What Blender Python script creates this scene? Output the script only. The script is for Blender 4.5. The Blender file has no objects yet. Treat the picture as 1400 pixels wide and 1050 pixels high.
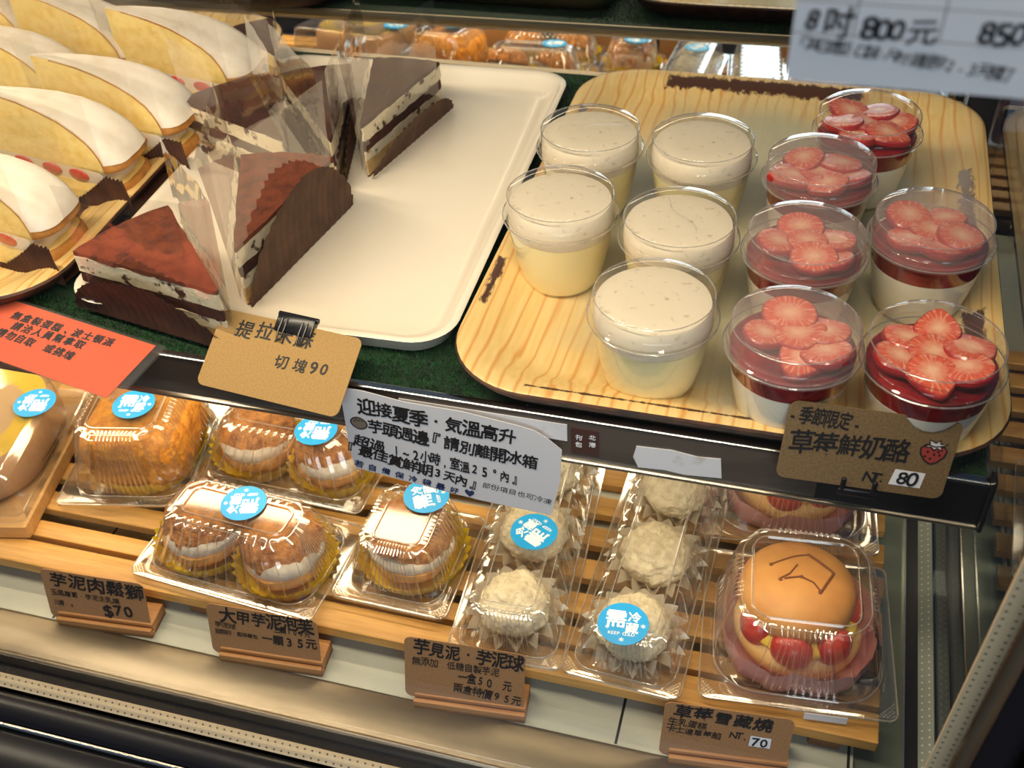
import bpy, math, random
from mathutils import Matrix, Vector, noise as mn
R_ = math.radians
random.seed(7)
SC = bpy.context.scene
COL = SC.collection

# ---------------------------------------------------------------- camera, world, light, exposure
def make_camera():
    f = 1493.58
    yaw, pitch, roll = R_(-17.659), R_(41.133), R_(3.2741)
    fwd = Vector((math.sin(yaw)*math.cos(pitch), math.cos(yaw)*math.cos(pitch), -math.sin(pitch)))
    r = Vector((math.cos(yaw), -math.sin(yaw), 0)); d = fwd.cross(r)
    c, s = math.cos(roll), math.sin(roll)
    r2, d2 = c*r + s*d, -s*r + c*d
    cam = bpy.data.cameras.new('camera'); o = bpy.data.objects.new('camera', cam); COL.objects.link(o)
    m = Matrix.Identity(4)
    for i in range(3):
        m[i][0], m[i][1], m[i][2] = r2[i], -d2[i], -fwd[i]
    m.translation = Vector((0, 0, 0.52816)); o.matrix_world = m
    cam.sensor_fit = 'HORIZONTAL'; cam.sensor_width = 36; cam.lens = f/1400*36
    cam.clip_start = .01; cam.clip_end = 50
    cam.dof.use_dof = True; cam.dof.focus_distance = .84; cam.dof.aperture_fstop = 11
    SC.camera = o
make_camera()

W = bpy.data.worlds.new('shop_air'); SC.world = W; W.use_nodes = True
W.node_tree.nodes['Background'].inputs[0].default_value = (.30, .42, .62, 1)
W.node_tree.nodes['Background'].inputs[1].default_value = .16

def area(name, loc, target, sx, sy, power, col):
    l = bpy.data.lights.new(name, 'AREA'); l.shape = 'RECTANGLE'; l.size = sx; l.size_y = sy
    l.energy = power; l.color = col
    o = bpy.data.objects.new(name, l); COL.objects.link(o); o.location = loc
    o.rotation_euler = (Vector(target)-Vector(loc)).to_track_quat('-Z', 'Y').to_euler()
    return o
area('case_top_led_strip', (-.55, .40, .64), (-.47, .80, 0), 1.4, .035, 11.6, (1, .83, .60))
area('shelf_led_strip', (-.74, .678, -.0165), (-.74, .665, -.24), .92, .042, 1.3, (1, .82, .54))
area('shelf_back_led_strip', (-.50, .900, -.0165), (-.50, .90, -.24), 1.25, .036, 2.4, (1, .82, .54))
area('rail_led_strip', (-.50, .566, -.026), (-.50, .60, -.24), 1.25, .010, 1.5, (1, .82, .54))
area('shop_window_daylight', (.7, -1.6, .80), (0, .6, -.1), 2.2, 1.0, 32, (.86, .93, 1))

SC.view_settings.view_transform = 'Standard'; SC.view_settings.look = 'None'
SC.view_settings.gamma = 1; SC.view_settings.use_curve_mapping = False
SC.view_settings.exposure = 0.0
SC.cycles.transparent_max_bounces = 40
SC.cycles.max_bounces = 10
SC.cycles.sample_clamp_indirect = 6
SC.cycles.caustics_reflective = False
SC.cycles.caustics_refractive = False

# ---------------------------------------------------------------- materials
class NT:
    def __init__(s, name):
        s.m = bpy.data.materials.new(name); s.m.use_nodes = True; s.t = s.m.node_tree; s.t.nodes.clear()
        s.out = s.n('ShaderNodeOutputMaterial')
    def n(s, kind, **kw):
        nd = s.t.nodes.new(kind)
        for k, v in kw.items(): setattr(nd, k, v)
        return nd
    def l(s, a, b): s.t.links.new(a, b)
    def val(s, sock, v):
        if isinstance(v, (int, float, tuple)): sock.default_value = v
        else: s.l(v, sock)
    def math(s, op, a, b=0.0, c=None):
        nd = s.n('ShaderNodeMath', operation=op); s.val(nd.inputs[0], a); s.val(nd.inputs[1], b)
        if c is not None: s.val(nd.inputs[2], c)
        return nd.outputs[0]
    def mix(s, f, a, b):
        nd = s.n('ShaderNodeMix', data_type='RGBA'); s.val(nd.inputs[0], f)
        s.val(nd.inputs[6], a); s.val(nd.inputs[7], b); return nd.outputs[2]
    def ramp(s, f, lo, hi):
        nd = s.n('ShaderNodeMapRange'); s.val(nd.inputs[0], f); nd.inputs[1].default_value = lo; nd.inputs[2].default_value = hi
        return nd.outputs[0]
    def coords(s, stretch=(1, 1, 1), kind='Object'):
        tc = s.n('ShaderNodeTexCoord'); mp = s.n('ShaderNodeMapping'); mp.inputs['Scale'].default_value = stretch
        s.l(tc.outputs[kind], mp.inputs[0]); return mp.outputs[0]
    def noise(s, co, scale, detail=4, rough=.55, dist=0):
        nd = s.n('ShaderNodeTexNoise'); s.l(co, nd.inputs['Vector']); nd.inputs['Scale'].default_value = scale
        nd.inputs['Detail'].default_value = detail; nd.inputs['Roughness'].default_value = rough
        nd.inputs['Distortion'].default_value = dist; return nd.outputs[0]
    def bump(s, h, strength, dist=.001):
        nd = s.n('ShaderNodeBump'); nd.inputs['Strength'].default_value = strength; nd.inputs['Distance'].default_value = dist
        s.l(h, nd.inputs['Height']); return nd.outputs[0]
    def principled(s, col, rough=.5, metal=0, normal=None, coat=0, sss=0, spec=.5):
        b = s.n('ShaderNodeBsdfPrincipled'); s.val(b.inputs['Base Color'], col); s.val(b.inputs['Roughness'], rough)
        b.inputs['Metallic'].default_value = metal; b.inputs['Coat Weight'].default_value = coat
        b.inputs['Specular IOR Level'].default_value = spec
        if sss:
            b.inputs['Subsurface Weight'].default_value = sss; b.inputs['Subsurface Radius'].default_value = (.006, .004, .002)
            b.inputs['Subsurface Scale'].default_value = 1
        if normal is not None: s.l(normal, b.inputs['Normal'])
        s.l(b.outputs[0], s.out.inputs[0]); return b

def C4(c): return (c[0], c[1], c[2], 1)
def hexc(h):
    v = [int(h[i:i+2], 16)/255 for i in (0, 2, 4)]
    return tuple(x/12.92 if x <= .04045 else ((x+.055)/1.055)**2.4 for x in v)

def plain(name, col, rough=.5, metal=0, c2=None, nscale=30, lo=.4, hi=.65, bump=0, bscale=300, bdist=.001, stretch=(1, 1, 1), coat=0, sss=0, spec=.5, detail=5):
    t = NT(name); co = t.coords(stretch)
    c = C4(col)
    if c2 is not None: c = t.mix(t.ramp(t.noise(co, nscale, detail), lo, hi), C4(col), C4(c2))
    nm = t.bump(t.noise(co, bscale, 4), bump, bdist) if bump else None
    t.principled(c, rough, metal, nm, coat, sss, spec); return t.m

def film(name, tint=(.985, .985, .985), rough=.04, refl=.05, edge=.75, power=3.5, haze=0, hazecol=(.9, .9, .9), bump=0, bscale=60):
    """thin clear plastic: lets light straight through, reflects more at grazing angles"""
    t = NT(name)
    tr = t.n('ShaderNodeBsdfTransparent'); tr.inputs[0].default_value = C4(tint)
    gl = t.n('ShaderNodeBsdfGlossy'); gl.inputs[0].default_value = (1, 1, 1, 1); gl.inputs['Roughness'].default_value = rough
    lw = t.n('ShaderNodeLayerWeight'); lw.inputs[0].default_value = .5
    if bump:
        nb = t.bump(t.noise(t.coords(), bscale, 2), bump, .004); t.l(nb, gl.inputs['Normal']); t.l(nb, lw.inputs['Normal'])
    f = t.math('MULTIPLY_ADD', t.math('POWER', lw.outputs['Facing'], power), edge, refl)
    base = tr.outputs[0]
    if haze:
        df = t.n('ShaderNodeBsdfDiffuse'); df.inputs[0].default_value = C4(hazecol)
        tl = t.n('ShaderNodeBsdfTranslucent'); tl.inputs[0].default_value = C4(hazecol)
        a = t.n('ShaderNodeMixShader'); a.inputs[0].default_value = .5; t.l(df.outputs[0], a.inputs[1]); t.l(tl.outputs[0], a.inputs[2])
        hz = t.n('ShaderNodeMixShader')
        hz.inputs[0].default_value = haze
        t.l(base, hz.inputs[1]); t.l(a.outputs[0], hz.inputs[2]); base = hz.outputs[0]
    mx = t.n('ShaderNodeMixShader'); t.l(f, mx.inputs[0]); t.l(base, mx.inputs[1]); t.l(gl.outputs[0], mx.inputs[2])
    t.l(mx.outputs[0], t.out.inputs[0]); return t.m

def wood(name, ca, cb, along='X', scale=14, rough=.5):
    t = NT(name); st = (.08, 1, 1) if along == 'X' else (1, .08, 1)
    co = t.coords(st); n1 = t.noise(co, scale*6, 4, .6, .6); n2 = t.noise(co, scale*30, 3)
    c = t.mix(t.ramp(t.math('MULTIPLY_ADD', n2, .35, t.math('MULTIPLY', n1, .75)), .38, .68), C4(ca), C4(cb))
    t.principled(c, rough, 0, t.bump(n2, .15, .0006)); return t.m

def tray_wood(name):
    """pine tray: long grain lines along y, whitewashed middle, dark worn patches on the rims (object coordinates)"""
    t = NT(name); tc = t.n('ShaderNodeTexCoord'); sp = t.n('ShaderNodeSeparateXYZ'); t.l(tc.outputs['Object'], sp.inputs[0])
    x, y = sp.outputs[0], sp.outputs[1]
    mp = t.n('ShaderNodeMapping'); mp.inputs['Scale'].default_value = (1, .07, 1); t.l(tc.outputs['Object'], mp.inputs[0])
    wv = t.n('ShaderNodeTexWave', wave_type='BANDS', bands_direction='X'); t.l(mp.outputs[0], wv.inputs[0])
    wv.inputs['Scale'].default_value = 27; wv.inputs['Distortion'].default_value = 7; wv.inputs['Detail'].default_value = 2; wv.inputs['Detail Scale'].default_value = 1.6
    g = t.n('ShaderNodeMath', operation='POWER'); t.l(wv.outputs[1], g.inputs[0]); g.inputs[1].default_value = 9
    fine = t.noise(mp.outputs[0], 240, 3)
    base = t.mix(t.ramp(fine, .3, .7), C4(hexc('E9CB8C')), C4(hexc('DFBB74')))
    base = t.mix(t.math('MULTIPLY', g.outputs[0], .75), base, C4(hexc('CE8B3C')))
    co = tc.outputs['Object']
    # whitewash rubbed into the middle
    r2 = t.math('ADD', t.math('POWER', t.math('MULTIPLY', x, 6.2), 2.0), t.math('POWER', t.math('MULTIPLY', t.math('ADD', y, -.01), 4.2), 2.0))
    wash = t.math('MULTIPLY', t.ramp(t.math('ADD', t.math('SUBTRACT', 1.25, r2), t.math('MULTIPLY', t.math('SUBTRACT', t.noise(co, 9, 4), .5), 1.8)), 0, .7), .9)
    base = t.mix(wash, base, C4(hexc('B6B498')))
    mp2 = t.n('ShaderNodeMapping'); mp2.inputs['Scale'].default_value = (1, .35, 1); t.l(co, mp2.inputs[0])
    sm = t.math('MULTIPLY', t.ramp(t.noise(mp2.outputs[0], 22, 6, .7), .52, .68), t.math('MULTIPLY', wash, .55))
    base = t.mix(sm, base, C4(hexc('9A9A86')))
    # dark worn paint on the rims
    def box(x0, x1, y0, y1, soft):
        def edge(v, lo, hi): return t.math('MINIMUM', t.ramp(v, lo-soft, lo+soft), t.math('SUBTRACT', 1.0, t.ramp(v, hi-soft, hi+soft)))
        return t.math('MINIMUM', edge(x, x0, x1), edge(y, y0, y1))
    nz = t.noise(mp2.outputs[0], 130, 5, .75)
    m = None
    for b in ((-.110, .085, .233, .253, .008), (-.191, -.182, -.165, -.10, .005), (.168, .181, -.03, .12, .007), (-.13, .03, -.2505, -.2475, .002), (.166, .182, -.16, -.09, .006), (-.185, -.176, .12, .17, .005)):
        k = box(*b); m = k if m is None else t.math('MAXIMUM', m, k)
    dark = t.ramp(t.math('ADD', m, t.math('MULTIPLY', t.math('SUBTRACT', nz, .5), 1.5)), .52, .72)
    base = t.mix(t.math('MULTIPLY', dark, t.ramp(m, .02, .2)), base, C4(hexc('4A2A1B')))
    t.principled(base, .42, 0, t.bump(fine, .12, .0006)); return t.m

M = {}
M['clear'] = film('clear_plastic', refl=.035, edge=.8, power=3.2)
M['clam'] = film('clamshell_plastic', tint=(.985, .985, .98), rough=.09, refl=.13, edge=.75, power=2.2, haze=.02)
M['rib'] = film('ribbed_clamshell_plastic', tint=(.985, .98, .97), rough=.07, refl=.13, edge=.75, power=1.9, haze=.035, hazecol=(1, .95, .85))
M['edge'] = film('rolled_edge_highlight', tint=(.97, .96, .94), rough=.12, refl=.24, edge=.7, power=1.6, haze=.30, hazecol=(1, .96, .88))  # rolled edges, with cream haze putting the highlight lines into the colour
M['lid'] = film('cup_lid_plastic', refl=.03, edge=.8, power=3.4, haze=.03)
M['foglid'] = film('fogged_cup_lid_plastic', refl=.04, edge=.8, power=3.2, haze=.22, hazecol=(.88, .80, .78))
M['cello'] = film('cellophane', tint=(.985, .98, .975), rough=.05, refl=.035, edge=.75, power=2.6, haze=.01, bump=.12, bscale=30)
M['glass'] = film('case_glass', tint=(.98, .99, .985), rough=.0, refl=.03, edge=.9, power=5)
M['sideglass'] = film('side_glass', tint=(.88, .93, .96), rough=.0, refl=.05, edge=.42, power=3.6)
M['sleeve'] = film('clear_sleeve', tint=(.97, .97, .97), rough=.25, refl=.02, edge=.25, power=3, haze=.03)
M['mirror'] = plain('mirror', (.86, .88, .86), .015, 1)
M['steel'] = plain('brushed_steel', hexc('B9AE9C'), .34, 1, hexc('D2C8B8'), 30, .35, .7, .25, 500, .0004, (.05, 1, 1))
M['ledge'] = plain('worn_steel_ledge', hexc('9C8E78'), .40, .8, hexc('665A48'), 16, .42, .72, .2, 300, .0004, (.25, 1, 1))
M['backlip'] = plain('pale_satin_lip', hexc('E0CCA8'), .35, .2)
M['chrome'] = plain('chrome_edge', (.80, .78, .74), .18, 1)
M['black'] = plain('black_plastic', hexc('17151A'), .28, 0, None, spec=.5)
M['rail'] = plain('dark_rail_plastic', hexc('5A5048'), .22, 0, hexc('40362F'), 18, .45, .6, stretch=(.2, 1, 1))
M['seal'] = plain('black_rubber', hexc('0E0E12'), .5)
M['deck'] = plain('pale_green_deck', hexc('ACB0A2'), .35, 0, hexc('BAB8A8'), 6, .4, .7)
M['gutter'] = plain('grey_green_gutter', hexc('6A7468'), .3, .3)
M['turf_base'] = plain('dark_turf_backing', hexc('0C2412'), .9, 0, hexc('123418'), 80)
M['turf'] = plain('green_turf', hexc('0E3A1A'), .6, 0, hexc('1E5A2A'), 160, .4, .6)
M['melamine'] = plain('ivory_melamine', hexc('F3E7D2'), .22, 0, None, coat=.2)
M['pine'] = tray_wood('worn_pine_tray')
M['tray_edge'] = plain('dark_tray_edge', hexc('54301C'), .6, 0, hexc('2B170D'), 60)
M['slat'] = wood('honey_slat_wood', hexc('DDA65A'), hexc('BC8840'))
M['slatdark'] = wood('crossbar_wood', hexc('7E5226'), hexc('5E3A18'))
M['riser'] = wood('pale_riser_wood', hexc('D7A76A'), hexc('C08C4C'))
M['base'] = wood('card_base_wood', hexc('C98F54'), hexc('A9723C'))
M['kraft'] = plain('kraft_card', hexc('AC8850'), .75, 0, hexc('A07C46'), 700, .42, .62)
M['kraftdark'] = plain('brown_kraft_card', hexc('A87C52'), .75, 0, hexc('9A7048'), 700, .42, .62)
M['kraftolive'] = plain('olive_kraft_card', hexc('7E6644'), .75, 0, hexc('6C5536'), 600, .4, .64)
M['white'] = plain('white_card', hexc('D6D5DA'), .6)
M['patch'] = plain('white_price_patch', hexc('ECECF2'), .6)
M['tape'] = plain('torn_white_label', hexc('DAD9DE'), .7, 0, hexc('B9B2AA'), 60, .55, .75)
M['brownlabel'] = plain('dark_brown_label', hexc('4A2E2A'), .5)
M['orange'] = plain('orange_red_paper', hexc('F4683E'), .5)
M['ink'] = plain('black_marker_ink', hexc('141216'), .6)
M['blueink'] = plain('blue_marker_ink', hexc('1C2E5C'), .6)
M['whiteink'] = plain('white_print', hexc('F6F8FA'), .5)
M['redink'] = plain('red_marker', hexc('A03A34'), .6)
M['greyink'] = plain('grey_brown_ink', hexc('7A6E62'), .6)
M['sticker'] = plain('blue_sticker', hexc('1A9ADC'), .35)
M['cream'] = plain('taro_cream', hexc('E6D8BE'), .6, 0, hexc('BAAA90'), 170, .60, .74, .3, 220, .0006, (1, 1, 1))
M['pudding'] = plain('custard_pudding', hexc('FBEBB4'), .45, 0, None, sss=.35)
M['milk'] = plain('milk_pudding', hexc('FAF2DE'), .4, 0, None, sss=.35)
M['jelly'] = plain('dark_strawberry_jelly', hexc('6E0F16'), .12, 0, hexc('9A1C1E'), 60, .4, .7, coat=.5)
M['sponge'] = plain('yellow_sponge', hexc('FCDF8C'), .85, 0, hexc('F2CB6C'), 90, .4, .68, .6, 420, .0012)
M['crust'] = plain('baked_crust', hexc('C98A3E'), .75, 0, hexc('9A5F22'), 60, .4, .7, .4, 300, .001)
M['sugar'] = plain('icing_sugar', hexc('F4E8D6'), .9, 0, hexc('EADBC4'), 60, .4, .7, .25, 500, .0006)
M['whip'] = plain('whipped_cream', hexc('F0E2CC'), .6, 0, None, bump=.3, bscale=160)
M['fruit'] = plain('red_strawberry', hexc('B8221E'), .3, 0, hexc('D8503C'), 80, .4, .75, coat=.3)
M['cocoa'] = plain('cocoa_powder', hexc('7A3819'), .9, 0, hexc('532210'), 90, .42, .7, .7, 380, .0014)
M['cocoadark'] = plain('dark_cocoa_powder', hexc('4C2416'), .9, 0, hexc('351408'), 60, .42, .68, .5, 300, .0012)
M['tcream'] = plain('mascarpone_cream', hexc('F2E2BE'), .7, 0, hexc('4A2414'), 95, .55, .62, .6, 220, .0014)
M['tsponge'] = plain('pale_sponge_layer', hexc('D9B478'), .85, 0, hexc('C2985A'), 120, .4, .68, .5, 400, .001)
M['tdark'] = plain('coffee_soaked_layer', hexc('3A1A10'), .8, 0, hexc('54291A'), 120)
M['liner'] = plain('dark_brown_paper_liner', hexc('4E2C1C'), .75, 0, hexc('3C2014'), 50)
M['liner2'] = plain('brown_paper_liner', hexc('583C2A'), .8, 0, hexc('472F20'), 50)
M['yellowpaper'] = plain('yellow_paper_liner', hexc('E8C422'), .6)
M['pinkpaper'] = plain('pink_paper_sheet', hexc('E3A2A2'), .6)
M['clearcup'] = film('fluted_plastic_cup', tint=(.96, .95, .93), rough=.08, refl=.08, edge=.7, power=2, haze=.88, hazecol=(.98, .92, .79))
M['taro'] = plain('mashed_taro', hexc('F2E4C4'), .8, 0, hexc('D6C6A6'), 130, .42, .66, .9, 260, .0022)
M['floss'] = plain('orange_meat_floss', hexc('E09630'), .85, 0, hexc('B86E1C'), 110, .38, .66, 1, 170, .003)
M['choux'] = plain('crisp_choux_crust', hexc('CC8640'), .75, 0, hexc('8E5020'), 110, .40, .66, 1, 240, .0035)
M['chouxpale'] = plain('pale_choux_base', hexc('D9A25C'), .75, 0, hexc('B97E3C'), 60, .4, .66, .5, 200, .0015)
M['tarocream'] = plain('pale_taro_filling', hexc('DCCFBE'), .7, 0, hexc('C6B8A8'), 90, .4, .66, .5, 200, .0015)
M['bun'] = plain('golden_bun_crust', hexc('DFA055'), .5, 0, hexc('C98440'), 30, .35, .7, .1, 120, .0005)
M['bunpale'] = plain('pale_bun_base', hexc('F0CF92'), .6, 0, hexc('E2B972'), 40)
M['burnt'] = plain('burnt_brand_mark', hexc('7A3E16'), .6)
M['yolk'] = plain('yellow_custard', hexc('F0CE4A'), .55, 0, hexc('E6BC38'), 40)
M['rollbrown'] = plain('taro_beige_roll', hexc('BE9268'), .7, 0, hexc('B58860'), 30, .4, .66, .3, 160, .001)
M['rolltop'] = None
M['ext_dark'] = plain('dark_shop_floor', hexc('2A2320'), .6)
M['ext_wall'] = plain('dim_shop_wall', hexc('4E6A8C'), .8)

def roll_mat():
    t = NT('swiss_roll_face'); tc = t.n('ShaderNodeTexCoord'); sp = t.n('ShaderNodeSeparateXYZ'); t.l(tc.outputs['Object'], sp.inputs[0])
    x, y = sp.outputs[0], sp.outputs[1]
    def p35(v): return t.math('POWER', t.math('ABSOLUTE', v), 3.0)
    r = t.math('POWER', t.math('ADD', p35(x), p35(y)), 1/3.0)
    r = t.math('ADD', r, t.math('MULTIPLY', t.math('SUBTRACT', t.noise(tc.outputs['Object'], 30), .5), .008))
    f = t.math('MAXIMUM', t.ramp(r, .050, .053), t.math('SUBTRACT', 1.0, t.ramp(r, .024, .027)))
    t.principled(t.mix(f, C4(hexc('D2AC80')), C4(hexc('EFC53C'))), .75); return t.m
M['rolltop'] = roll_mat()

def berry_mat():
    """cut strawberry face: pale heart, red rim, from the stored distance to the rim"""
    t = NT('cut_strawberry_face'); at = t.n('ShaderNodeAttribute', attribute_name='rim'); co = t.coords()
    f = t.math('ADD', at.outputs['Fac'], t.math('MULTIPLY', t.math('SUBTRACT', t.noise(co, 260, 3), .5), .35))
    c = t.mix(t.ramp(f, .12, .62), C4(hexc('F4BC98')), C4(hexc('DC5A3C')))
    an = t.n('ShaderNodeAttribute', attribute_name='ang'); cb = t.n('ShaderNodeCombineXYZ'); t.l(t.math('MULTIPLY', an.outputs['Fac'], 3.2), cb.inputs[0]); t.l(t.math('MULTIPLY', at.outputs['Fac'], .7), cb.inputs[1])
    stk = t.math('MULTIPLY', t.ramp(t.noise(cb.outputs[0], 2.4, 2), .50, .64), t.math('MULTIPLY', t.ramp(at.outputs['Fac'], .25, .5), .6))
    c = t.mix(stk, c, C4(hexc('F6C4A4')))
    c = t.mix(t.ramp(f, .84, 1.06), c, C4(hexc('A3161A')))
    t.principled(c, .3, 0, t.bump(t.noise(co, 300, 2), .3, .0008), .35, 0); return t.m
M['berry'] = berry_mat()

def grip_mat():
    t = NT('cross_hatched_grip'); co = t.coords()
    ck = t.n('ShaderNodeTexChecker'); t.l(co, ck.inputs[0]); ck.inputs['Scale'].default_value = 620
    tr = t.n('ShaderNodeBsdfTransparent'); gl = t.n('ShaderNodeBsdfGlossy'); gl.inputs['Roughness'].default_value = .25
    gl.inputs[0].default_value = (.95, .92, .85, 1)
    mx = t.n('ShaderNodeMixShader'); t.l(t.math('MULTIPLY', ck.outputs[1], .55), mx.inputs[0]); t.l(tr.outputs[0], mx.inputs[1]); t.l(gl.outputs[0], mx.inputs[2])
    t.l(mx.outputs[0], t.out.inputs[0]); return t.m
M['grip'] = grip_mat()

def dots_mat(name, ca, cb):
    t = NT(name); tc = t.n('ShaderNodeTexCoord'); sp = t.n('ShaderNodeSeparateXYZ'); t.l(tc.outputs['Object'], sp.inputs[0])
    def cell(v, p): return t.math('SUBTRACT', t.math('FRACT', t.math('DIVIDE', v, p)), .5)
    def dotrow(off):
        u = t.math('MULTIPLY', cell(sp.outputs[0], .0065), .0065); v = t.math('ADD', sp.outputs[1], off)
        return t.math('LESS_THAN', t.math('ADD', t.math('MULTIPLY', u, u), t.math('MULTIPLY', v, v)), .0009**2)
    d = t.math('MAXIMUM', dotrow(.003), dotrow(-.003))
    t.principled(t.mix(d, C4(hexc(ca)), C4(hexc(cb))), .5, .0); return t.m
M['dots'] = dots_mat('dotted_spacer_bar', 'E6CDA6', '7A6648')
M['sidedots'] = dots_mat('grey_dotted_spacer_bar', '8E958C', 'C8CCC4')

# ---------------------------------------------------------------- mesh building
class MB:
    def __init__(s): s.v = []; s.f = []; s.mi = []
    def add(s, vs, fs, mi=0):
        o = len(s.v); s.v += [tuple(p) for p in vs]; s.f += [[i+o for i in f] for f in fs]
        s.mi += [mi]*len(fs) if isinstance(mi, int) else list(mi); return s
    def box(s, x0, x1, y0, y1, z0, z1, mi=0):
        vs = [(x, y, z) for z in (z0, z1) for y in (y0, y1) for x in (x0, x1)]
        return s.add(vs, [[0, 2, 3, 1], [4, 5, 7, 6], [0, 1, 5, 4], [2, 6, 7, 3], [0, 4, 6, 2], [1, 3, 7, 5]], mi)
    def bevbox(s, x0, x1, y0, y1, z0, z1, b=.001, mi=0):
        rings = []
        cx, cy = (x0+x1)/2, (y0+y1)/2; w, d = x1-x0, y1-y0
        rings = [rrect(w-2*b, d-2*b, b, 2, z0, cx, cy), rrect(w, d, b, 2, z0+b, cx, cy), rrect(w, d, b, 2, z1-b, cx, cy), rrect(w-2*b, d-2*b, b, 2, z1, cx, cy)]
        return s.loft(rings, True, True, mi)
    def loft(s, rings, cap0=False, cap1=False, mi=0, closed=True):
        n = len(rings[0]); vs = [p for r in rings for p in r]; fs = []; m = []
        for k in range(len(rings)-1):
            for i in range(n if closed else n-1):
                j = (i+1) % n; fs.append([k*n+i, k*n+j, (k+1)*n+j, (k+1)*n+i]); m.append(mi if isinstance(mi, int) else mi[k])
        if cap0: fs.append(list(range(n))[::-1]); m.append(mi if isinstance(mi, int) else mi[0])
        if cap1: fs.append([(len(rings)-1)*n+i for i in range(n)]); m.append(mi if isinstance(mi, int) else mi[-1])
        return s.add(vs, fs, m)
    def lathe(s, prof, n=40, cap0=False, cap1=False, mi=0, wob=None):
        rings = []
        for (r, z) in prof:
            rings.append([((r+(wob(a, z) if wob else 0))*math.cos(a), (r+(wob(a, z) if wob else 0))*math.sin(a), z) for a in [2*math.pi*i/n for i in range(n)]])
        return s.loft(rings, cap0, cap1, mi)
    def tube(s, pts, r, n=8, mi=0):
        pts = [Vector(p) for p in pts]; rings = []
        for i, p in enumerate(pts):
            d = (pts[min(i+1, len(pts)-1)]-pts[max(i-1, 0)]).normalized()
            a = d.orthogonal().normalized() if i == 0 else (a - d*a.dot(d)).normalized()
            b = d.cross(a); rr = r[i] if isinstance(r, (list, tuple)) else r
            rings.append([tuple(p+rr*(math.cos(t)*a+math.sin(t)*b)) for t in [2*math.pi*k/n for k in range(n)]])
        return s.loft(rings, True, True, mi)
    def build(s, name, mats, parent=None, smooth=True, loc=None, rotz=None):
        me = bpy.data.meshes.new(name); me.from_pydata(s.v, [], s.f); me.update()
        for m in (mats if isinstance(mats, (list, tuple)) else [mats]): me.materials.append(m)
        me.polygons.foreach_set('material_index', s.mi)
        if smooth:
            me.polygons.foreach_set('use_smooth', [True]*len(s.f))
            try: me.set_sharp_from_angle(angle=R_(38 if smooth is True else smooth))
            except Exception: pass
        o = bpy.data.objects.new(name, me); COL.objects.link(o)
        if parent is not None: o.parent = parent
        if loc is not None: o.location = loc
        if rotz is not None: o.rotation_euler = (0, 0, rotz)
        return o

def rrect(w, d, r, k, z, cx=0, cy=0, per=0):
    """rounded rectangle ring, k steps per corner and per extra points along each side"""
    r = max(min(r, w/2-1e-5, d/2-1e-5), 1e-5); pts = []
    cs = [(w/2-r, -d/2+r, -90), (w/2-r, d/2-r, 0), (-w/2+r, d/2-r, 90), (-w/2+r, -d/2+r, 180)]
    for q, (x, y, a0) in enumerate(cs):
        arc = [(x+r*math.cos(R_(a0+90*i/k)), y+r*math.sin(R_(a0+90*i/k))) for i in range(k+1)]
        pts += arc
        if per:
            nx, ny, na = cs[(q+1) % 4]; e = (nx+r*math.cos(R_(na)), ny+r*math.sin(R_(na))); a = arc[-1]
            pts += [(a[0]+(e[0]-a[0])*i/(per+1), a[1]+(e[1]-a[1])*i/(per+1)) for i in range(1, per+1)]
    return [(x+cx, y+cy, z) for x, y in pts]

def prism(mb, outline, z0, z1, rows=4, caprings=5, amp=.0006, nsc=90, seed=0, bulge=0, mi=0, capmi=None, top=True):
    """upright slab on a plan outline, roughened like something cut with a knife"""
    cx = sum(p[0] for p in outline)/len(outline); cy = sum(p[1] for p in outline)/len(outline)
    def jit(x, y, z): 
        v = mn.noise_vector(Vector((x*nsc+seed, y*nsc, z*nsc)))
        return (x+v.x*amp, y+v.y*amp, z+v.z*amp)
    rings = []
    for k in range(rows+1):
        t = k/rows; z = z0+(z1-z0)*t; b = bulge*math.sin(math.pi*t)
        ring = []
        for x, y in outline:
            l = math.hypot(x-cx, y-cy) or 1
            ring.append(jit(x+(x-cx)/l*b, y+(y-cy)/l*b, z))
        rings.append(ring)
    mb.loft(rings, True, False, mi)
    cm = mi if capmi is None else capmi
    caps = [[jit(cx+(x-cx)*(1-k/caprings), cy+(y-cy)*(1-k/caprings), z1) for x, y in outline] for k in range(caprings)]
    mb.loft(caps, False, True, cm); return mb

def blob(mb, rx, ry, rz, cx=0, cy=0, cz=0, n=28, m=16, p=2.0, amp=0, nsc=40, seed=0, mi=0, t0=0, t1=1, q=2.0, rough2=0):
    """super-ellipsoid with lumps; t0..t1 cut it between the bottom (0) and top (1) pole; p rounds the height, q the plan"""
    rings = []
    def se(c, e): return math.copysign(abs(c)**(2/e), c)
    for k in range(m+1):
        ph = -math.pi/2+math.pi*(t0+(t1-t0)*k/m); ring = []
        for i in range(n):
            a = 2*math.pi*i/n
            x = rx*se(math.cos(ph), p)*se(math.cos(a), q); y = ry*se(math.cos(ph), p)*se(math.sin(a), q); z = rz*se(math.sin(ph), p)
            if amp:
                d = 1+amp*mn.noise(Vector((x*nsc+seed, y*nsc, z*nsc)))+rough2*mn.noise(Vector((x*nsc*4+seed, y*nsc*4, z*nsc*4)))
                x, y, z = x*d, y*d, z*d
            ring.append((x+cx, y+cy, z+cz))
        rings.append(ring)
    mb.loft(rings, True, True, mi); return mb

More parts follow.
